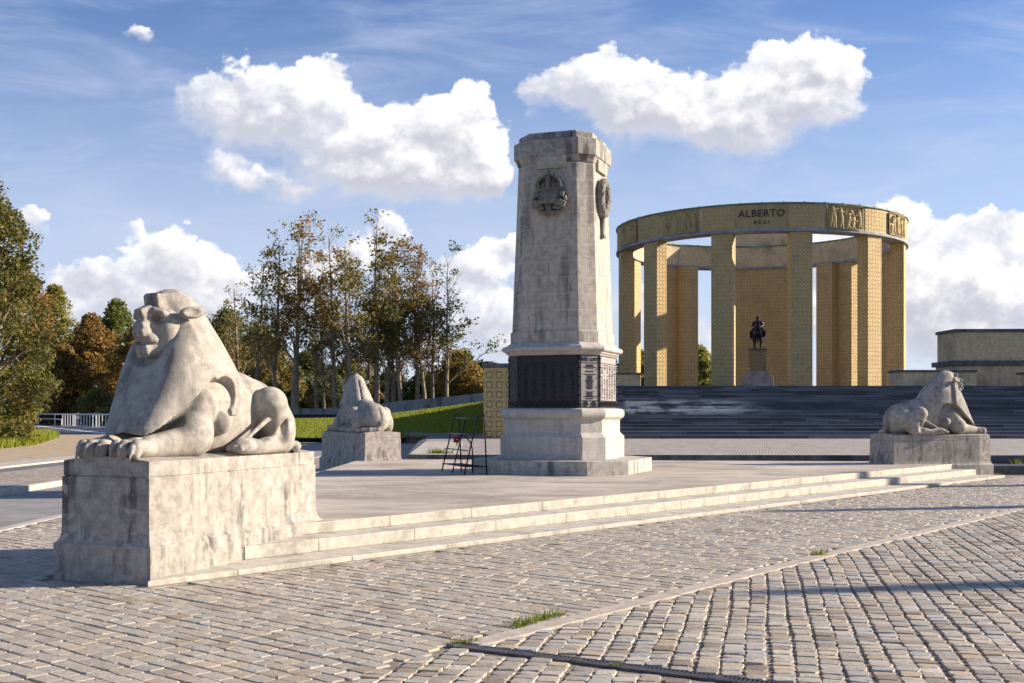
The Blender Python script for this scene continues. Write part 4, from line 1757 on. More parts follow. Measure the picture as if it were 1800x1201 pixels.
def relief(seed, ang, wdeg):
    r = random.Random(seed)
    nx_, nz_ = 100, 46
    U = np.linspace(-1, 1, nx_)[:, None] * np.ones((1, nz_))
    W = np.ones((nx_, 1)) * np.linspace(0, 1, nz_)[None, :]
    ww = 2 * RO * math.sin(R(wdeg))
    X, Z = U * ww / 2, W * (ZT - ZB - .2)
    H = np.zeros_like(X)

    def cap_(ax, az, bx_, bz, r0, r1, k=1.0):
        nonlocal H
        dx, dz = bx_ - ax, bz - az
        t = np.clip(((X - ax) * dx + (Z - az) * dz) / (dx * dx + dz * dz + 1e-6), 0, 1)
        d = np.hypot(X - ax - t * dx, Z - az - t * dz) / (r0 + (r1 - r0) * t)
        H = np.maximum(H, k * np.sqrt(np.clip(1 - d * d, 0, 1)))
    nf = 6
    for k in range(nf):
        x = (k + .5) / nf * ww - ww / 2 + r.uniform(-.15, .15)
        if r.random() < .3:      # kneeling or seated
            hz = r.uniform(1.05, 1.25)
        else:
            hz = r.uniform(1.55, 1.72)
        le = r.uniform(-.22, .22)
        cap_(x + le, hz, x + le * 1.05, hz + .06, .15, .13)
        cap_(x + le * .9, hz - .22, x, hz - .80, .27, .21)
        cap_(x, hz - .8, x - .15 + le * .3,   .08, .18, .11)
        cap_(x, hz - .8, x + .17 + le * .5, .08, .18, .11)
        s_ = r.choice((-1, 1))
        cap_(x + le * .9, hz - .2, x + s_ * .32, hz - .42 + r.uniform(-.2, .4), .11, .085)
        cap_(x + s_ * .32, hz - .42, x + s_ * .50, hz - .15 + r.uniform(-.3, .2), .085, .07)
    for k in range(18):
        x = r.uniform(-ww / 2, ww / 2)
        z = r.uniform(.1, 1.6)
        cap_(x, z, x + r.uniform(-.35, .35), z + r.uniform(-.3, .3), .13, .09, .55)
    D = RO + .02 + .22 * H
    edge = (np.abs(U) > .965) | (W < .03) | (W > .965)
    D[edge] = RO + .20
    A = R(ang) + U * R(wdeg)
    V = np.stack([np.sin(A) * D, -np.cos(A) * D, ZB + .15 + Z], -1).reshape(-1, 3)
    i, j = np.meshgrid(np.arange(nx_ - 1), np.arange(nz_ - 1), indexing='ij')
    b = (i * nz_ + j).ravel()
    Fc = np.stack([b, b + nz_, b + nz_ + 1, b + 1], 1)
    uv = None
    o = mesh_obj('relief_panel', V, Fc, M['brick_relief'], rot, uvs=False, smooth=True)
    l = o.data.uv_layers.new(name='UVMap')
    AA = (A.ravel() * RO)
    li = np.empty(len(o.data.loops), np.int32)
    o.data.loops.foreach_get('vertex_index', li)
    l.data.foreach_set('uv', np.stack([AA[li], V[li, 2]], 1).astype(np.float32).ravel())


for k, ang in enumerate((30.8, -30.8, 61.2, -61.2)):
    relief(20 + k, ang, 7.6)


def bend(zc, rad):
    def f(me):
        for v in me.vertices:
            a = v.co.x / rad
            d = rad + v.co.z
            z = v.co.y + zc
            v.co = (math.sin(a) * d, -math.cos(a) * d, z)
    return f


text_mesh('letter', 'ALBERTO', .86, .05, M['letters'], rot, 1.08, bend(18.10, RO + .06))
text_mesh('letter', 'REGI', .40, .04, M['letters'], rot, 1.7, bend(17.50, RO + .05))


# ------------------------------------------------------------------ mounted statue in the rotunda
def horse_mesh():
    """rider on a standing horse facing -Y, real-life metres, z up from the plinth"""
    s = SDF((-.62, -1.55, -.02), (.62, 1.45, 2.95), .034)
    s.op(ell((0, .10, 1.18), (.33, .82, .36)), .05)
    s.op(ell((0, -.52, 1.20), (.30, .38, .38)), .08)
    s.op(ell((0, .72, 1.24), (.32, .40, .36)), .08)
    s.op(con((0, -.62, 1.36), (0, -1.02, 1.90), .22, .145), .08)
    s.op(con((0, -1.00, 1.92), (0, -1.33, 1.60), .125, .085), .04)
    for sx in (-1, 1):
        s.op(con((sx * .065, -.95, 2.03), (sx * .075, -.95, 2.13), .04, .015), .01)
        # front leg: forearm, knee, cannon, hoof
        for p in path([(sx * .19, -.62, 1.05), (sx * .18, -.66, .62), (sx * .175, -.68, .56), (sx * .175, -.64, .16), (sx * .175, -.70, .02)], [.135, .072, .078, .052, .075]):
            s.op(p, .03)
        # hind leg: thigh, stifle, hock, shank
        for p in path([(sx * .20, .80, 1.12), (sx * .20, .66, .80), (sx * .19, .98, .52), (sx * .19, .90, .14), (sx * .19, .84, .02)], [.21, .14, .080, .054, .078]):
            s.op(p, .03)
        # rider's leg
        for p in path([(sx * .20, -.02, 1.58), (sx * .40, -.32, 1.32), (sx * .40, -.18, .92), (sx * .41, -.34, .84)], [.14, .115, .085, .06]):
            s.op(p, .03)
        # arm with the reins
        for p in path([(sx * .23, .02, 2.12), (sx * .33, -.02, 1.84), (sx * .14, -.34, 1.74)], [.085, .07, .05]):
            s.op(p, .03)
        s.op(ell((sx * .10, -.40, 1.73), (.05, .06, .045)), .02)
    for p in path([(0, 1.08, 1.36), (0, 1.22, 1.10), (0, 1.18, .62)], [.07, .09, .05]):
        s.op(p, .03)
    s.op(con((0, .05, 1.58), (0, .03, 2.08), .185, .205), .06)
    s.op(ell((0, .03, 2.12), (.27, .14, .11)), .05)
    s.op(con((0, .02, 2.18), (0, .0, 2.34), .065, .065), .03)
    s.op(ell((0, -.015, 2.43), (.095, .115, .135)), .02)
    s.op(ell((0, -.125, 2.42), (.018, .03, .03)), .01)
    s.op(ell((0, .0, 2.535), (.125, .15, .07)), .015)
    return s.mesh(1)


est = thing('mounted_statue', 'dark bronze rider on a horse, on a tall brick plinth inside the rotunda', 'statue', (23.45, 108.6, ROTZ), R(-12.2))
hv, hq = horse_mesh()
o = mesh_obj('rider_and_horse', hv, hq, M['bronze_dark'], est, uvs=False, smooth=True)
o.location.z = 7.72 - ROTZ
o.scale = (1.5, 1.3, 1.22)
mb = MB()
mb.box((0, 0, 3.12), (1.60, 3.3, 2.0))
M['brick_dark'] = mat_yellow('weathered_brick', (.36, .29, .16), (.25, .20, .10), stain=.4)
mb.build('plinth', M['brick_dark'], est)
mb = MB()
mb.box((0, 0, 4.17), (1.74, 3.44, .12))
mb.box((0, 0, 4.255), (1.40, 3.1, .05))
mb.build('plinth_cap', M['bluecoping'], est, bevel=.02)
mb = MB()
mb.box((0, 0, 1.87), (2.0, 3.8, .5))
mb.box((0, 0, .81), (2.9, 4.8, 1.62))
mb.build('stepped_base', M['greystone'], est, bevel=.03)


# ------------------------------------------------------------------ brick walls by the stairs
def wall(name, label, poly, z0, z1, mat, cop=.20, proud=.07, parts=None):
    cx_, cy_ = np.mean([p[0] for p in poly]), np.mean([p[1] for p in poly])
    t = thing(name, label, 'wall', (cx_, cy_, 0))
    loc = [(x - cx_, y - cy_) for x, y in poly]
    mb = MB()
    mb.prism(loc, z0, z1)
    mb.build('brickwork', mat, t, bevel=.01)
    mb = MB()

    def grow(d):
        out = []
        n = len(loc)
        for i in range(n):
            a, b_, c = Vector(loc[i - 1]), Vector(loc[i]), Vector(loc[(i + 1) % n])
            e1, e2 = (b_ - a).normalized(), (c - b_).normalized()
            n1, n2 = Vector((e1.y, -e1.x)), Vector((e2.y, -e2.x))
            k = (n1 + n2)
            k = k / max(.3, k.dot(n1))
            out.append((b_.x + k.x * d, b_.y + k.y * d))
        return out
    mb.prism(grow(proud), z1, z1 + cop)
    mb.build('coping', M['bluecoping'], t, bevel=.02)
    if parts:
        for (pz0, pz1, d, m_, nm) in parts:
            mb = MB()
            mb.prism(grow(d), pz0, pz1)
            mb.build(nm, m_, t, bevel=.02)
    return t


wall('flank_wall', 'tall yellow brick wall with studs and dark coping behind the pylon, left of the stairs', [(-1.33, 53), (.6, 53), (.6, 77), (-1.33, 77)], 0, 3.78, M['brick_wall'])
wall('parapet_wall', 'low pale wall at the stair top between the pylon and the rotunda', [(5.0, 77.4), (8.75, 77.4), (8.75, 79), (5.0, 79)], TOPZ - .1, 4.26, M['brick_plain'], .14)
wall('parapet_wall', 'long low wall with dark coping right of the rotunda columns', [(26.2, 77.2), (31.5, 77.2), (31.5, 79), (26.2, 79)], TOPZ - .1, 4.42, M['brick_plain'], .16)
wall('parapet_wall', 'short low wall at the right edge in front of the large brick block', [(34.1, 75.6), (48, 75.6), (48, 76.8), (34.1, 76.8)], TOPZ - .5, 4.22, M['brick_plain'], .16)
wall('brick_block', 'large flat-topped yellow brick block at the far right', [(31.2, 80), (58, 79), (58, 92), (31.1, 83.2)], TOPZ - .1, 7.34, M['brick_plain'], .22, .12,
     [(TOPZ - .1, 4.98, .10, M['brick_plain'], 'lower_course'), (4.98, 5.33, .34, M['bluecoping'], 'ledge')])
# concrete walls on the lawn bank
w = thing('retaining_wall', 'grey concrete retaining wall rising along the back of the lawn', 'wall', (0, 0, 0))
mb = MB()
pts = []
for px, yt, yb, Y in ((604, 719, 742, 89), (700, 705.5, 735, 85), (800, 696, 722, 82), (852, 690.5, 712, 79.5)):
    pts.append(((px - 900) / F * Y, Y, EYE + (HOR - yt) / F * Y, EYE + (HOR - yb) / F * Y - .6))
for (x0, y0, zt0, zb0), (x1, y1, zt1, zb1) in zip(pts, pts[1:]):
    mb.add([(x0, y0, zb0), (x1, y1, zb1), (x1, y1, zt1), (x0, y0, zt0), (x0, y0 + .4, zb0), (x1, y1 + .4, zb1), (x1, y1 + .4, zt1), (x0, y0 + .4, zt0)],
           [(0, 1, 2, 3), (5, 4, 7, 6), (3, 2, 6, 7), (0, 4, 5, 1), (0, 3, 7, 4), (1, 5, 6, 2)])
mb.build('concrete_face', M['concrete'], w)
w = thing('parapet_wall', 'long low concrete parapet under the bare trees behind the lawn', 'wall', (0, 0, 0))
mb = MB()
x0, x1 = (420 - 900) / F * 92, (612 - 900) / F * 90
mb.box(((x0 + x1) / 2, 91, 1.0), (x1 - x0, .4, 2.0))
mb.build('concrete_face', M['concrete'], w, bevel=.02)
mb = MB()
mb.box(((x0 + x1) / 2, 90.72, 1.42), (x1 - x0, .10, .22))  # black band running along the wall face
mb.build('black_band', M['black'], w)
mb = MB()
mb.prism([(G(716, 769, .3)[0], 63.5), (-1.4, 60.6), (-1.4, 61.2), (G(716, 769, .3)[0] - .2, 64.1)], 0, .56)
struct(mb.build('lawn_kerb', M['concrete'], bevel=.02))


# ------------------------------------------------------------------ trees
def leaf_mesh(name, C, size, mat, parent, seed, tint_mu, tint_sd=.2):
    """C: leaf centres (n,3). Each leaf is a small folded rhombus."""
    r = np.random.default_rng(seed)
    n = len(C)
    a = r.normal(0, 1, (n, 3))
    a /= np.linalg.norm(a, axis=1)[:, None]
    b = r.normal(0, 1, (n, 3))
    b -= a * (a * b).sum(1)[:, None]
    b /= np.linalg.norm(b, axis=1)[:, None]
    s_ = size * r.uniform(.6, 1.35, n)[:, None]
    c = np.cross(a, b)
    V = np.stack([C - a * s_, C + b * s_ * .55 + c * s_ * .15, C + a * s_, C - b * s_ * .55 + c * s_ * .15], 1).reshape(-1, 3)
    Q = np.arange(4 * n).reshape(n, 4)
    t = np.clip(r.normal(tint_mu, tint_sd, n), 0, 1)
    t = np.repeat(t, 4)
    return mesh_obj(name, V, Q, mat, parent, uvs=False, col=np.stack([t, t, t], 1))


def slender_tree(seed, H, leafy, mat, bare_top=.2):
    """tall trunk with steep limbs, open crown, some bare twigs; returns an Empty with trunk and crown"""
    r = random.Random(seed)
    rn = np.random.default_rng(seed)
    mb = MB()
    pts, x, y = [], 0.0, 0.0
    nseg = 9
    lx, ly = r.uniform(-.05, .05), r.uniform(-.05, .05)
    for i in range(nseg + 1):
        t = i / nseg
        pts.append(Vector((x, y, H * t)))
        x += lx * H / nseg + r.uniform(-.10, .10)
        y += ly * H / nseg + r.uniform(-.10, .10)
    R0 = H * .0105 + .04
    mb.tube(pts, [R0 * (1 - .88 * i / nseg) for i in range(nseg + 1)], 7)
    clumps = []

    def at(t):
        f = t * nseg
        i = min(int(f), nseg - 1)
        return pts[i].lerp(pts[i + 1], f - i)

    def limb(p, d, L, rad, depth):
        q = [p]
        cur = p.copy()
        dd = d.copy()
        for k in range(3):
            dd = (dd + Vector((r.uniform(-.2, .2), r.uniform(-.2, .2), .16))).normalized()
            cur = cur + dd * L / 3
            q.append(cur.copy())
        mb.tube(q, [rad, rad * .7, rad * .45, rad * .18], 4, False)
        if depth > 0:
            for k in range(r.randint(3, 4)):
                t = r.uniform(.3, 1)
                i = min(int(t * 3), 2)
                pp = q[i].lerp(q[i + 1], t * 3 - i)
                nd = (dd + Vector((r.uniform(-.9, .9), r.uniform(-.9, .9), r.uniform(-.2, .5)))).normalized()
                limb(pp, nd, L * r.uniform(.38, .6), rad * .42, depth - 1)
        else:
            clumps.append((q[-1], L))
            clumps.append((q[2], L))
    nl = int(15 + H * .9)
    for k in range(nl):
        t = .26 + .72 * (k + r.random()) / nl
        az = r.uniform(0, 2 * math.pi)
        el = r.uniform(.55, 1.15)
        d = Vector((math.cos(az) * math.cos(el), math.sin(az) * math.cos(el), math.sin(el)))
        L = H * (.17 * (1 - t) + .10) * r.uniform(.7, 1.2)
        limb(at(t), d, L, R0 * (1 - .8 * t) * .42, 1)
    C = []
    for p, L in clumps:
        h = p.z / H
        keep = leafy * (.82 - .32 * h) if h < 1 - bare_top else leafy * .22
        if r.random() > keep:
            continue
        n = r.randint(14, 34)
        C.append(np.array(p) + rn.normal(0, 1, (n, 3)) * np.array([.30, .30, .22]) * (.7 + L * .25))
    return mb, np.concatenate(C)


def dense_crown(seed, H, rad, low=.08, ncl=70, nl=120, cr=.9):
    r = random.Random(seed)
    rn = np.random.default_rng(seed)
    C, cents = [], []
    for k in range(ncl):
        t = r.random() ** .85
        z = H * (low + (1 - low) * t)
        prof = math.sin(min(1, (t * .92 + .12)) * math.pi) ** .6 * (1 - .25 * t)
        a = r.uniform(0, 2 * math.pi)
        q = rad * prof * math.sqrt(r.uniform(.15, 1)) * r.uniform(.85, 1.15)
        c = np.array([q * math.cos(a), q * math.sin(a), z - cr * .3])
        cents.append(c)
        rr = cr * r.uniform(.6, 1.25)
        n = int(nl * r.uniform(.6, 1.3))
        d = rn.normal(0, 1, (n, 3))
        d /= np.linalg.norm(d, axis=1)[:, None]
        C.append(c + d * rr * (rn.uniform(.25, 1, (n, 1)) ** .5) * np.array([1, 1, .75]))
    C = np.concatenate(C)
    return C[C[:, 2] > .05], cents


def dense_tree_parts(seed, H, rad, mat, tint, size, **kw):
    C, cents = dense_crown(seed, H, rad, **kw)
    r = random.Random(seed)
    mb = MB()
    R0 = .03 + H * .013
    top = Vector((r.uniform(-.3, .3), r.uniform(-.3, .3), H * .8))
    mb.tube([(0, 0, -.1), (top.x * .3, top.y * .3, H * .35), top], [R0, R0 * .7, R0 * .2], 7)
    for c in cents[::3]:
        b0 = Vector((0, 0, max(.2, c[2] * r.uniform(.35, .6))))
        m_ = b0.lerp(Vector(c), .55) + Vector((0, 0, .15))
        mb.tube([b0, m_, Vector(c)], [R0 * .32, R0 * .2, R0 * .06], 4, False)
    return mb, C


def put_tree(name, label, px, Z, top_y, mb, C, H0, mat, size, tint, seed, group, base=0.0, wide=1.0):
    H = EYE + (HOR - top_y) / F * Z - base
    t = thing(name, label, 'tree' if 'tree' in name else 'bush', ((px - 900) / F * Z, Z, base), seed * 1.7, group)
    mb.build('trunk', M['bark'], t, smooth=True)
    leaf_mesh('crown', C, size, M[mat], t, seed, tint)
    k = H / H0
    t.scale = (k * wide, k * wide, k)
    return t


def copy_tree_at(src, px, Z, top_y, H0, rz, label, base=0.0, wide=1.0):
    H = EYE + (HOR - top_y) / F * Z - base
    k = H / H0
    return copy_tree(src, ((px - 900) / F * Z, Z, base), rz, (k * wide, k * wide, k), label)


GB = 'half bare trees behind the lawn'
protos = []
for i, (lf, mt, tint) in enumerate(((.80, 'leaf_autumn', .42), (.62, 'leaf_autumn', .55), (.95, 'leaf_rust', .40), (.70, 'leaf_dark', .55))):
    mb, C = slender_tree(40 + i, 15.0, lf, mt, .12 + .05 * i)
    protos.append((mb, C, mt, tint))
LB = 'tall slender tree with thin brown autumn leaves, one of the row behind the lawn'
rowspec = [  # px, depth, top row, prototype
    (445, 98, 455, 3), (480, 95, 402, 0), (512, 94, 388, 2), (524, 96, 398, 1), (556, 102, 470, 3), (586, 96, 405, 1), (608, 100, 452, 2), (617, 92, 418, 0),
    (640, 104, 470, 3), (664, 95, 378, 0), (676, 97, 432, 2), (690, 98, 452, 1), (708, 95, 436, 3), (736, 97, 445, 0), (750, 96, 440, 2), (762, 99, 462, 1), (785, 96, 452, 3), (418, 104, 500, 1), (700, 112, 520, 2), (570, 110, 500, 0), (660, 110, 510, 1)]
made = {}
for i, (px, Z, ty, k) in enumerate(rowspec):
    if k not in made:
        mb, C, mt, tint = protos[k]
        made[k] = put_tree('slender_tree', LB, px, Z, ty, mb, C, 15.6, mt, .125, tint, 3 + k, GB)
    else:
        copy_tree_at(made[k], px, Z, ty, 15.6, i * 2.1, LB, 0, random.uniform(1.05, 1.45))

dspec = [  # kind, px, depth, top row, radius, material, tint, label, leaves
    ('broad_tree', -35, 56, 285, 3.9, 'leaf_autumn', .22, 'tallest leafy tree at the left edge, green crown turning yellow'),
    ('broad_tree', 38, 168, 462, 7.2, 'leaf_rust', .45, 'rusty brown leafy tree at the left edge under the tallest tree'),
    ('broad_tree', 96, 176, 505, 5.2, 'leaf_green', .72, 'pale green bushy tree right of the rusty tree at the left edge'),
    ('broad_tree', 205, 174, 530, 6.8, 'leaf_green', .30, 'bright green round topped tree just left of the near lion head'),
    ('broad_tree', 160, 166, 556, 5.8, 'leaf_rust', .36, 'brown leaved tree left of the near lion, in front of the green one'),
    ('broad_tree', 252, 160, 566, 6.0, 'leaf_autumn', .75, 'yellow brown tree right behind the face of the near lion'),
    ('broad_tree', 112, 160, 612, 4.8, 'leaf_rust', .25, 'low reddish brown tree behind the white railing'),
    ('broad_tree', 330, 150, 560, 6.2, 'leaf_dark', .40, 'dark green tree hidden mostly behind the near lion'),
    ('broad_tree', 400, 130, 545, 5.0, 'leaf_green', .12, 'deep green tree right of the near lion mane'),
    ('broad_tree', 455, 118, 575, 4.8, 'leaf_autumn', .45, 'olive brown tree between the near lion and the bare trunks'),
    ('broad_tree', 540, 128, 622, 5.0, 'leaf_dark', .55, 'dark understorey tree behind the leftmost bare trunks'),
    ('broad_tree', 615, 130, 634, 5.0, 'leaf_autumn', .35, 'olive understorey tree behind the middle bare trunks'),
    ('broad_tree', 690, 126, 656, 4.0, 'leaf_dark', .35, 'dark understorey tree behind the far lion'),
    ('broad_tree', 748, 124, 656, 3.4, 'leaf_dark', .20, 'dark low tree between the right bare trunks'),
    ('round_bush', 806, 108, 622, 3.0, 'leaf_autumn', .62, 'broad rounded brown bush left of the tall brick wall'),
    ('round_bush', 852, 112, 640, 2.6, 'leaf_dark', .50, 'dark bush half hidden by the tall brick wall'),
    ('broad_tree', 1226, 150, 612, 2.6, 'leaf_green', .70, 'green tree seen between the left rear columns of the rotunda'),
    ('broad_tree', 1118, 150, 618, 2.6, 'leaf_green', .45, 'green tree seen behind the leftmost columns of the rotunda'),
]
for i, (kind, px, Z, ty, rad, mt, tint, lab) in enumerate(dspec):
    base = 3.2 if px > 1000 else 0.0
    H = EYE + (HOR - ty) / F * Z - base
    near = Z < 80
    big = px < 0
    mb, C = dense_tree_parts(70 + i, H, rad, mt, tint, .2, ncl=230 if big else 150, nl=150 if near else 120, cr=.75 if near else 1.25, low=.05)
    put_tree(kind, lab, px, Z, ty, mb, C, H, mt, .105 if near else (.17 if Z < 135 else .24), tint, 90 + i, 'leafy trees at the back' if kind == 'broad_tree' else 'bushes by the brick wall', base)
# shrubs along the railing and the path
sspec = [(2, 62, 640, 'leaf_autumn', .7), (62, 176, 690, 'leaf_green', .8), (90, 178, 676, 'leaf_green', .9), (135, 160, 690, 'leaf_autumn', .8), (170, 150, 680, 'leaf_dark', .6),
         (-40, 60, 620, 'leaf_green', .5), (38, 172, 668, 'leaf_rust', .7), (215, 145, 690, 'leaf_dark', .4), (110, 172, 694, 'leaf_green', .8), (400, 112, 690, 'leaf_dark', .5), (470, 108, 668, 'leaf_green', .55), (560, 112, 690, 'leaf_green', .95),
         (610, 114, 694, 'leaf_green', .8), (700, 108, 684, 'leaf_dark', .6), (735, 110, 676, 'leaf_green', .2), (655, 116, 680, 'leaf_autumn', .6), (510, 112, 690, 'leaf_dark', .4), (770, 106, 690, 'leaf_dark', .4), (580, 120, 660, 'leaf_dark', .45)]
for i, (px, Z, ty, mt, tint) in enumerate(sspec):
    H = EYE + (HOR - ty) / F * Z
    mb, C = dense_tree_parts(170 + i, H, H * .62, mt, tint, .15, ncl=46, nl=110, cr=.62 if H < 5 else .9, low=.03)
    put_tree('shrub', 'low leafy shrub under the taller trees at the back', px, Z, ty, mb, C, H, mt, .105 if Z < 80 else .16, tint, 190 + i, 'shrubs under the trees')

# slim poplars outside the frame on the right: their shadows lie across the cobbles
SD = Vector((SUN.x, SUN.y, 0)).normalized()
pop = None
for i, (px, py, d) in enumerate(((1345, 1042, 27), (1370, 899, 27), (1425, 859, 26))):
    gx, gy = G(px, py)
    tip = Vector((gx, gy, 0)) + SD * d
    H = d * math.tan(SUN_EL)
    if pop is None:
        r_ = np.random.default_rng(5)
        n = 9000
        tz = r_.random(n) ** .8
        rad = .12 + .62 * (1 - tz) ** .9
        an = r_.uniform(0, 2 * np.pi, n)
        rr = rad * np.sqrt(r_.random(n))
        C = np.stack([rr * np.cos(an), rr * np.sin(an), 10 * (.08 + .92 * tz)], 1)
        mb = MB()
        mb.tube([(0, 0, -.1), (0, 0, 5), (0, 0, 9.7)], [.14, .09, .02], 7)
        pop = thing('poplar_tree', 'slim poplar at the right whose shadow stripes the cobbles', 'tree', (tip.x, tip.y, 0), 0, 'slim poplars on the right')
        mb.build('trunk', M['bark'], pop)
        leaf_mesh('crown', C, .10, M['leaf_dark'], pop, 9, .4)
        pop.scale = (1, 1, H / 10)
    else:
        copy_tree(pop, (tip.x, tip.y, 0), i * 2.0, (1, 1, H / 10))


# ------------------------------------------------------------------ black steel stand by the pylon
st = thing('flower_stand', 'black tubular steel stand with slatted shelves left of the pylon', 'stand', (-1.1, 25.2, .355))


def sp(px, py, Z):
    return ((px - 900) / F * Z + 1.1, Z - 25.2, EYE + (HOR - py) / F * Z - .355)


def bar(name, pts, r=.014):
    mb = MB()
    mb.tube([sp(*p) for p in pts], r, 8)
    return mb.build(name, M['black'], st, smooth=True)


ZA, ZBk, ZM = 24.4, 26.0, 25.2


def foot(px, Z):
    return (px, HOR + (EYE - .357) * F / Z, Z)


bar('leg', [foot(776.6, ZBk), (799, 735, ZBk), (799.5, 732, ZBk), (801, 729.5, ZBk), (803.5, 728.2, ZBk), (806, 729.5, ZBk), (807, 733, ZBk), foot(811, ZBk)], .016)
bar('leg', [foot(815.7, ZA), (839, 735.6, ZA), (840.5, 731, ZA), (843, 728, ZA), (846.5, 726.8, ZA), (850, 728, ZA), (851.5, 732, ZA), foot(855.5, ZA)], .016)
bar('leg', [foot(794.9, ZM), (818, 739, ZM)], .014)
bar('leg', [foot(830.7, ZM), (831, 800, ZM), (830, 788, ZM), (826.5, 777, ZM), (820, 769.5, ZM), (812, 764.5, ZM)], .014)


def shelf(py0, x0, x1, w, n, dz=0):
    mb = MB()
    a, b_ = sp(x0, py0, ZBk), sp(x1, HOR + (py0 - HOR) * ZBk / ZA, ZA)
    for k in range(n):
        o_ = w * k / max(1, n - 1)
        mb.tube([(a[0] + o_, a[1], a[2]), (b_[0] + o_, b_[1], b_[2])], .011, 6)
    for t in (0, .33, .66, 1):
        p, q = Vector(a).lerp(Vector(b_), t), Vector(a).lerp(Vector(b_), t) + Vector((w, 0, 0))
        mb.tube([p, q], .010, 6)
    return mb.build('shelf', M['grate'] if dz else M['black'], st, smooth=True)


shelf(735, 799, 839, .12, 5, 1)
shelf(762, 789.5, 830, .20, 6, 1)
bar('crossbar', [(783, 788, ZBk), (822, 792.5, ZA)], .012)
shelf(815, 777, 819, .45, 4)
pop_ = thing('poppy_tribute', 'faded red poppy tribute hanging on the black stand', 'flower', (-1.1 + sp(803, 775, ZM)[0], ZM - .05, .355 + sp(803, 775, ZM)[2]))
M['poppy'] = mat_simple('faded_poppy', (.22, .045, .04), .8, var=.4, scale=20)
mb = MB()
for k in range(5):
    a = k * 2 * math.pi / 5
    c = (.045 * math.cos(a), -.01, .05 * math.sin(a) + .03)
    n_ = 7
    ring = [(c[0] + .04 * math.cos(t * 2 * math.pi / n_), c[1] - .012 * math.sin(t * 3), c[2] + .045 * math.sin(t * 2 * math.pi / n_)) for t in range(n_)]
    mb.add(ring + [(c[0], c[1] - .03, c[2])] + [(p[0], p[1] + .008, p[2]) for p in ring],
           [(i, (i + 1) % n_, n_) for i in range(n_)] + [tuple(range(2 * n_, n_, -1))] + [(i, i + n_ + 1, (i + 1) % n_ + n_ + 1, (i + 1) % n_) for i in range(n_)])
mb.build('petals', M['poppy'], pop_)
mb = MB()
mb.tube([(0, -.02, .02), (.01, -.02, -.06), (-.02, -.01, -.13)], [.018, .014, .006], 6)
mb.build('ribbon', M['poppy'], pop_)

# ------------------------------------------------------------------ far left: railing, signs, marker post
RA, RB = Vector((*G(20, 744.5), 0)), Vector((*G(345, 763), 0))
rl = thing('bridge_railing', 'white metal bridge railing across the far road at the left', 'railing', (RA.x, RA.y, 0), math.atan2(RB.y - RA.y, RB.x - RA.x))
RL = (RB - RA).length
mb = MB()
mb.tube([(0, 0, 1.48), (RL, 0, 1.48)], .075, 8)
mb.build('top_rail', M['white_paint'], rl)
mb = MB()
mb.tube([(0, 0, .85), (RL * .42, 0, .85)], .05, 8)
mb.tube([(RL * .42, 0, .85), (RL * .42, 0, .10)], .05, 8)
mb.tube([(RL * .42, 0, .10), (RL, 0, .10)], .05, 8)
mb.build('lower_rail', M['white_paint'], rl)
post0 = None


def rail_piece(name, x, w, h):
    mb = MB()
    mb.box((x, 0, h / 2), (w, .07, h))
    mb.build(name, M['white_paint'], rl)


for k in range(9):
    rail_piece('post', k * RL / 8, .14, 1.5)
nbal = 36
for k in range(min(nbal, 85)):
    rail_piece('baluster', RL * .42 + (k + .5) * RL * .58 / nbal, .16, 1.45)
mb = MB()
mb.box((RL * .72, -.45, -.02), (RL * .56, 1.0, .12))
mb.build('deck_edge', M['concrete'], rl)

mk = thing('marker_post', 'short black post with a small white plate in the grass at the left', 'post', (*G(33.5, 771), 0))
mb = MB()
mb.box((-.06, 0, .52), (.12, .10, 1.08))
mb.build('post', M['black'], mk, bevel=.01)
mb = MB()
mb.box((.10, -.06, .90), (.24, .03, .36))
mb.build('plate', M['white_paint'], mk, bevel=.01)
mb = MB()
mb.box((.10, -.078, 1.0), (.05, .006, .05))
mb.box((.10, -.078, .84), (.10, .006, .03))
mb.build('plate_mark', M['letters'], mk)
ds = thing('direction_sign', 'pale blue direction sign above the shrubs at the far left', 'sign', (*G(43, 744.8), 0))
Zs_ = ds.location.y
k_ = Zs_ / F
M['sign_blue'] = mat_simple('pale_sign', (.45, .52, .68), .5, var=.08)
mb = MB()
mb.prism([(-13 * k_, -.05), (8 * k_, -.05), (8 * k_, .05), (-13 * k_, .05)], 19.5 * k_, 24.5 * k_)
mb.build('panel', M['sign_blue'], ds, bevel=.02)
mb = MB()
mb.box((-3 * k_, -.07, 22 * k_), (9 * k_, .02, 1.2 * k_))
mb.build('panel_mark', M['white_paint'], ds)
mb = MB()
mb.tube([(2 * k_, .08, 0), (2 * k_, .08, 23 * k_)], .08, 8)
mb.build('pole', M['grey_metal'], ds)
rs = thing('road_sign', 'small round red edged road sign before the white railing', 'sign', (*G(137, 749.5), 0))
k_ = rs.location.y / F
M['sign_red'] = mat_simple('red_sign', (.42, .10, .07), .5, var=.1)
mb = MB()
mb.tube([(0, 0, 0), (0, 0, 24 * k_)], .07, 8)
mb.build('pole', M['sign_red'], rs)
for nm, rad_, yo, m_ in (('rim', 3.6, -.10, 'sign_red'), ('face', 2.5, -.13, 'white_paint')):
    mb = MB()
    n_ = 20
    mb.loft([[(rad_ * k_ * math.cos(t * 2 * math.pi / n_), yo + dy_, 15.5 * k_ + rad_ * k_ * math.sin(t * 2 * math.pi / n_)) for t in range(n_)] for dy_ in (.04, -.02)])
    mb.build(nm, M[m_], rs)
mb = MB()
mb.box((0, -.10, 22.0 * k_), (5.4 * k_, .05, 2.6 * k_))
mb.build('upper_plate', M['sand'], rs, bevel=.02)


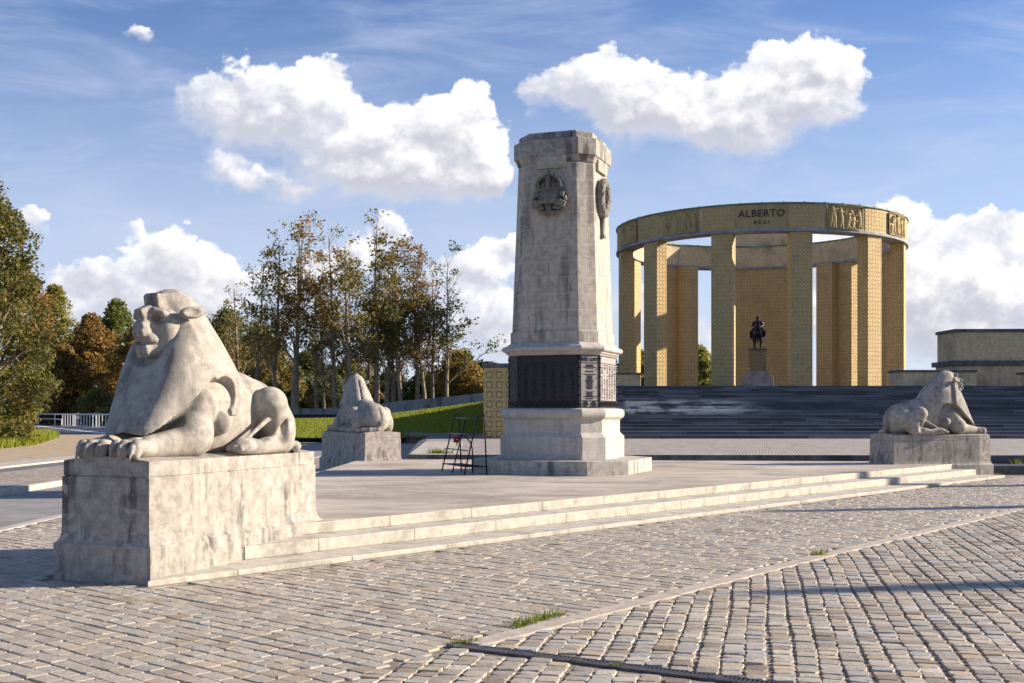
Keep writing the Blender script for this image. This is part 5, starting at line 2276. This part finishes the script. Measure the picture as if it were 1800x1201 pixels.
# walkers behind the railing
def walker(name, label, px, py, top, jacket, flip=1):
    x, y = G(px, py)
    t = thing(name, label, 'person', (x, y, 0), R(40))
    def fig(infl, what):
        s = SDF((-.45, -.42, -.02), (.45, .42, 1.86), .03)
        if what in 'body':
            s.op(ell((0, -.01, 1.64), (.085, .10, .125)), .02)
            s.op(con((0, 0, 1.42), (0, 0, 1.56), .055, .055), .02)
        if what in ('body', 'jacket'):
            s.op(con((0, 0, 1.02), (0, 0, 1.34), .14 + infl, .165 + infl), .05)
            for sx in (-1, 1):
                f_ = sx * .20 * flip
                for p in path([(sx * .19, 0, 1.38), (sx * .25, -f_ * .4, 1.12), (sx * .25, -f_ * 1.2, .90 if what == 'body' else .95)], [.065 + infl, .05 + infl, .035 + infl]):
                    s.op(p, .03)
        if what in ('body', 'trousers'):
            for sx in (-1, 1):
                f_ = sx * .22 * flip
                for p in path([(sx * .09, 0, .95), (sx * .10, f_ * .5, .50), (sx * .10, f_, .08 if what == 'body' else .14)], [.095 + infl, .065 + infl, .045 + infl]):
                    s.op(p, .02)
                if what == 'body':
                    s.op(con((sx * .10, f_, .05), (sx * .10, f_ - .16, .035), .045, .035), .02)
            s.op(ell((0, 0, .96), (.155 + infl, .12 + infl, .12)), .04)
        return s.mesh(1)
    for w_, i_, m_ in (('body', 0, 'skin'), ('jacket', .018, jacket), ('trousers', .016, 'trousers')):
        v, q = fig(i_, w_)
        mesh_obj(w_, v, q, M[m_], t, uvs=False, smooth=True)
    return t


M['skin'] = mat_simple('skin', (.42, .27, .20), .6, var=.1)
M['trousers'] = mat_simple('dark_trousers', (.02, .024, .045), .8)
M['red_jacket'] = mat_simple('red_jacket', (.30, .035, .03), .8)
M['pale_jacket'] = mat_simple('pale_jacket', (.30, .32, .36), .8)
walker('person', 'walker in a red jacket and dark trousers behind the white railing', 160, 747.5, 721, 'red_jacket')
walker('person', 'walker in a pale jacket and dark trousers behind the white railing', 167, 748, 721, 'pale_jacket', -1)


# weeds in the joints
def tuft(label, pts, n, h, w, seed, spread=.05, z=0.0):
    r = np.random.default_rng(seed)
    P = np.array([[*G(px, py, z), z] for px, py in pts])
    k = r.integers(0, len(P) - 1, n) if len(P) > 1 else np.zeros(n, int)
    t = r.random(n)[:, None]
    Q = P[k] * (1 - t) + (P[np.minimum(k + 1, len(P) - 1)]) * t + np.concatenate([r.normal(0, spread, (n, 2)), np.zeros((n, 1))], 1)
    c = Q.mean(0)
    v, f, col = grass_blades(Q - c, h * .15, h * .85, w, 1.6, seed)
    o = mesh_obj('grass_tuft', v, f, M['grass'], uvs=False, col=col * .35)
    o.location = tuple(c)
    return tag(o, label, 'weed', 'weeds between the stones')


tuft('longest strip of green grass growing along the curb band in the foreground', [(905, 1103), (940, 1094), (985, 1081)], 240, .12, .005, 31, .03)
tuft('small weed where the drain meets the curb band', [(800, 1133), (835, 1128)], 140, .06, .005, 32, .022)
tuft('small yellow green weed beside the curb band in mid foreground', [(1432, 977), (1446, 975)], 90, .13, .007, 33, .04)
tuft('tiny weed at the foot of the lowest pale step', [(1447, 879)], 50, .08, .008, 34, .05)
tuft('weed at the corner of the right lion pedestal', [(1757, 838)], 60, .15, .01, 35, .08)
tuft('bushy weed on the terrace edge left of the black stand', [(762, 797), (786, 797)], 160, .28, .014, 36, .10, .48)
tuft('weed on the dark terrace step at the right edge', [(1790, 815), (1784, 816)], 70, .22, .012, 37, .08, .24)
tuft('thin weed on the drain grate', [(1078, 1169), (1092, 1171)], 40, .05, .004, 38, .015)
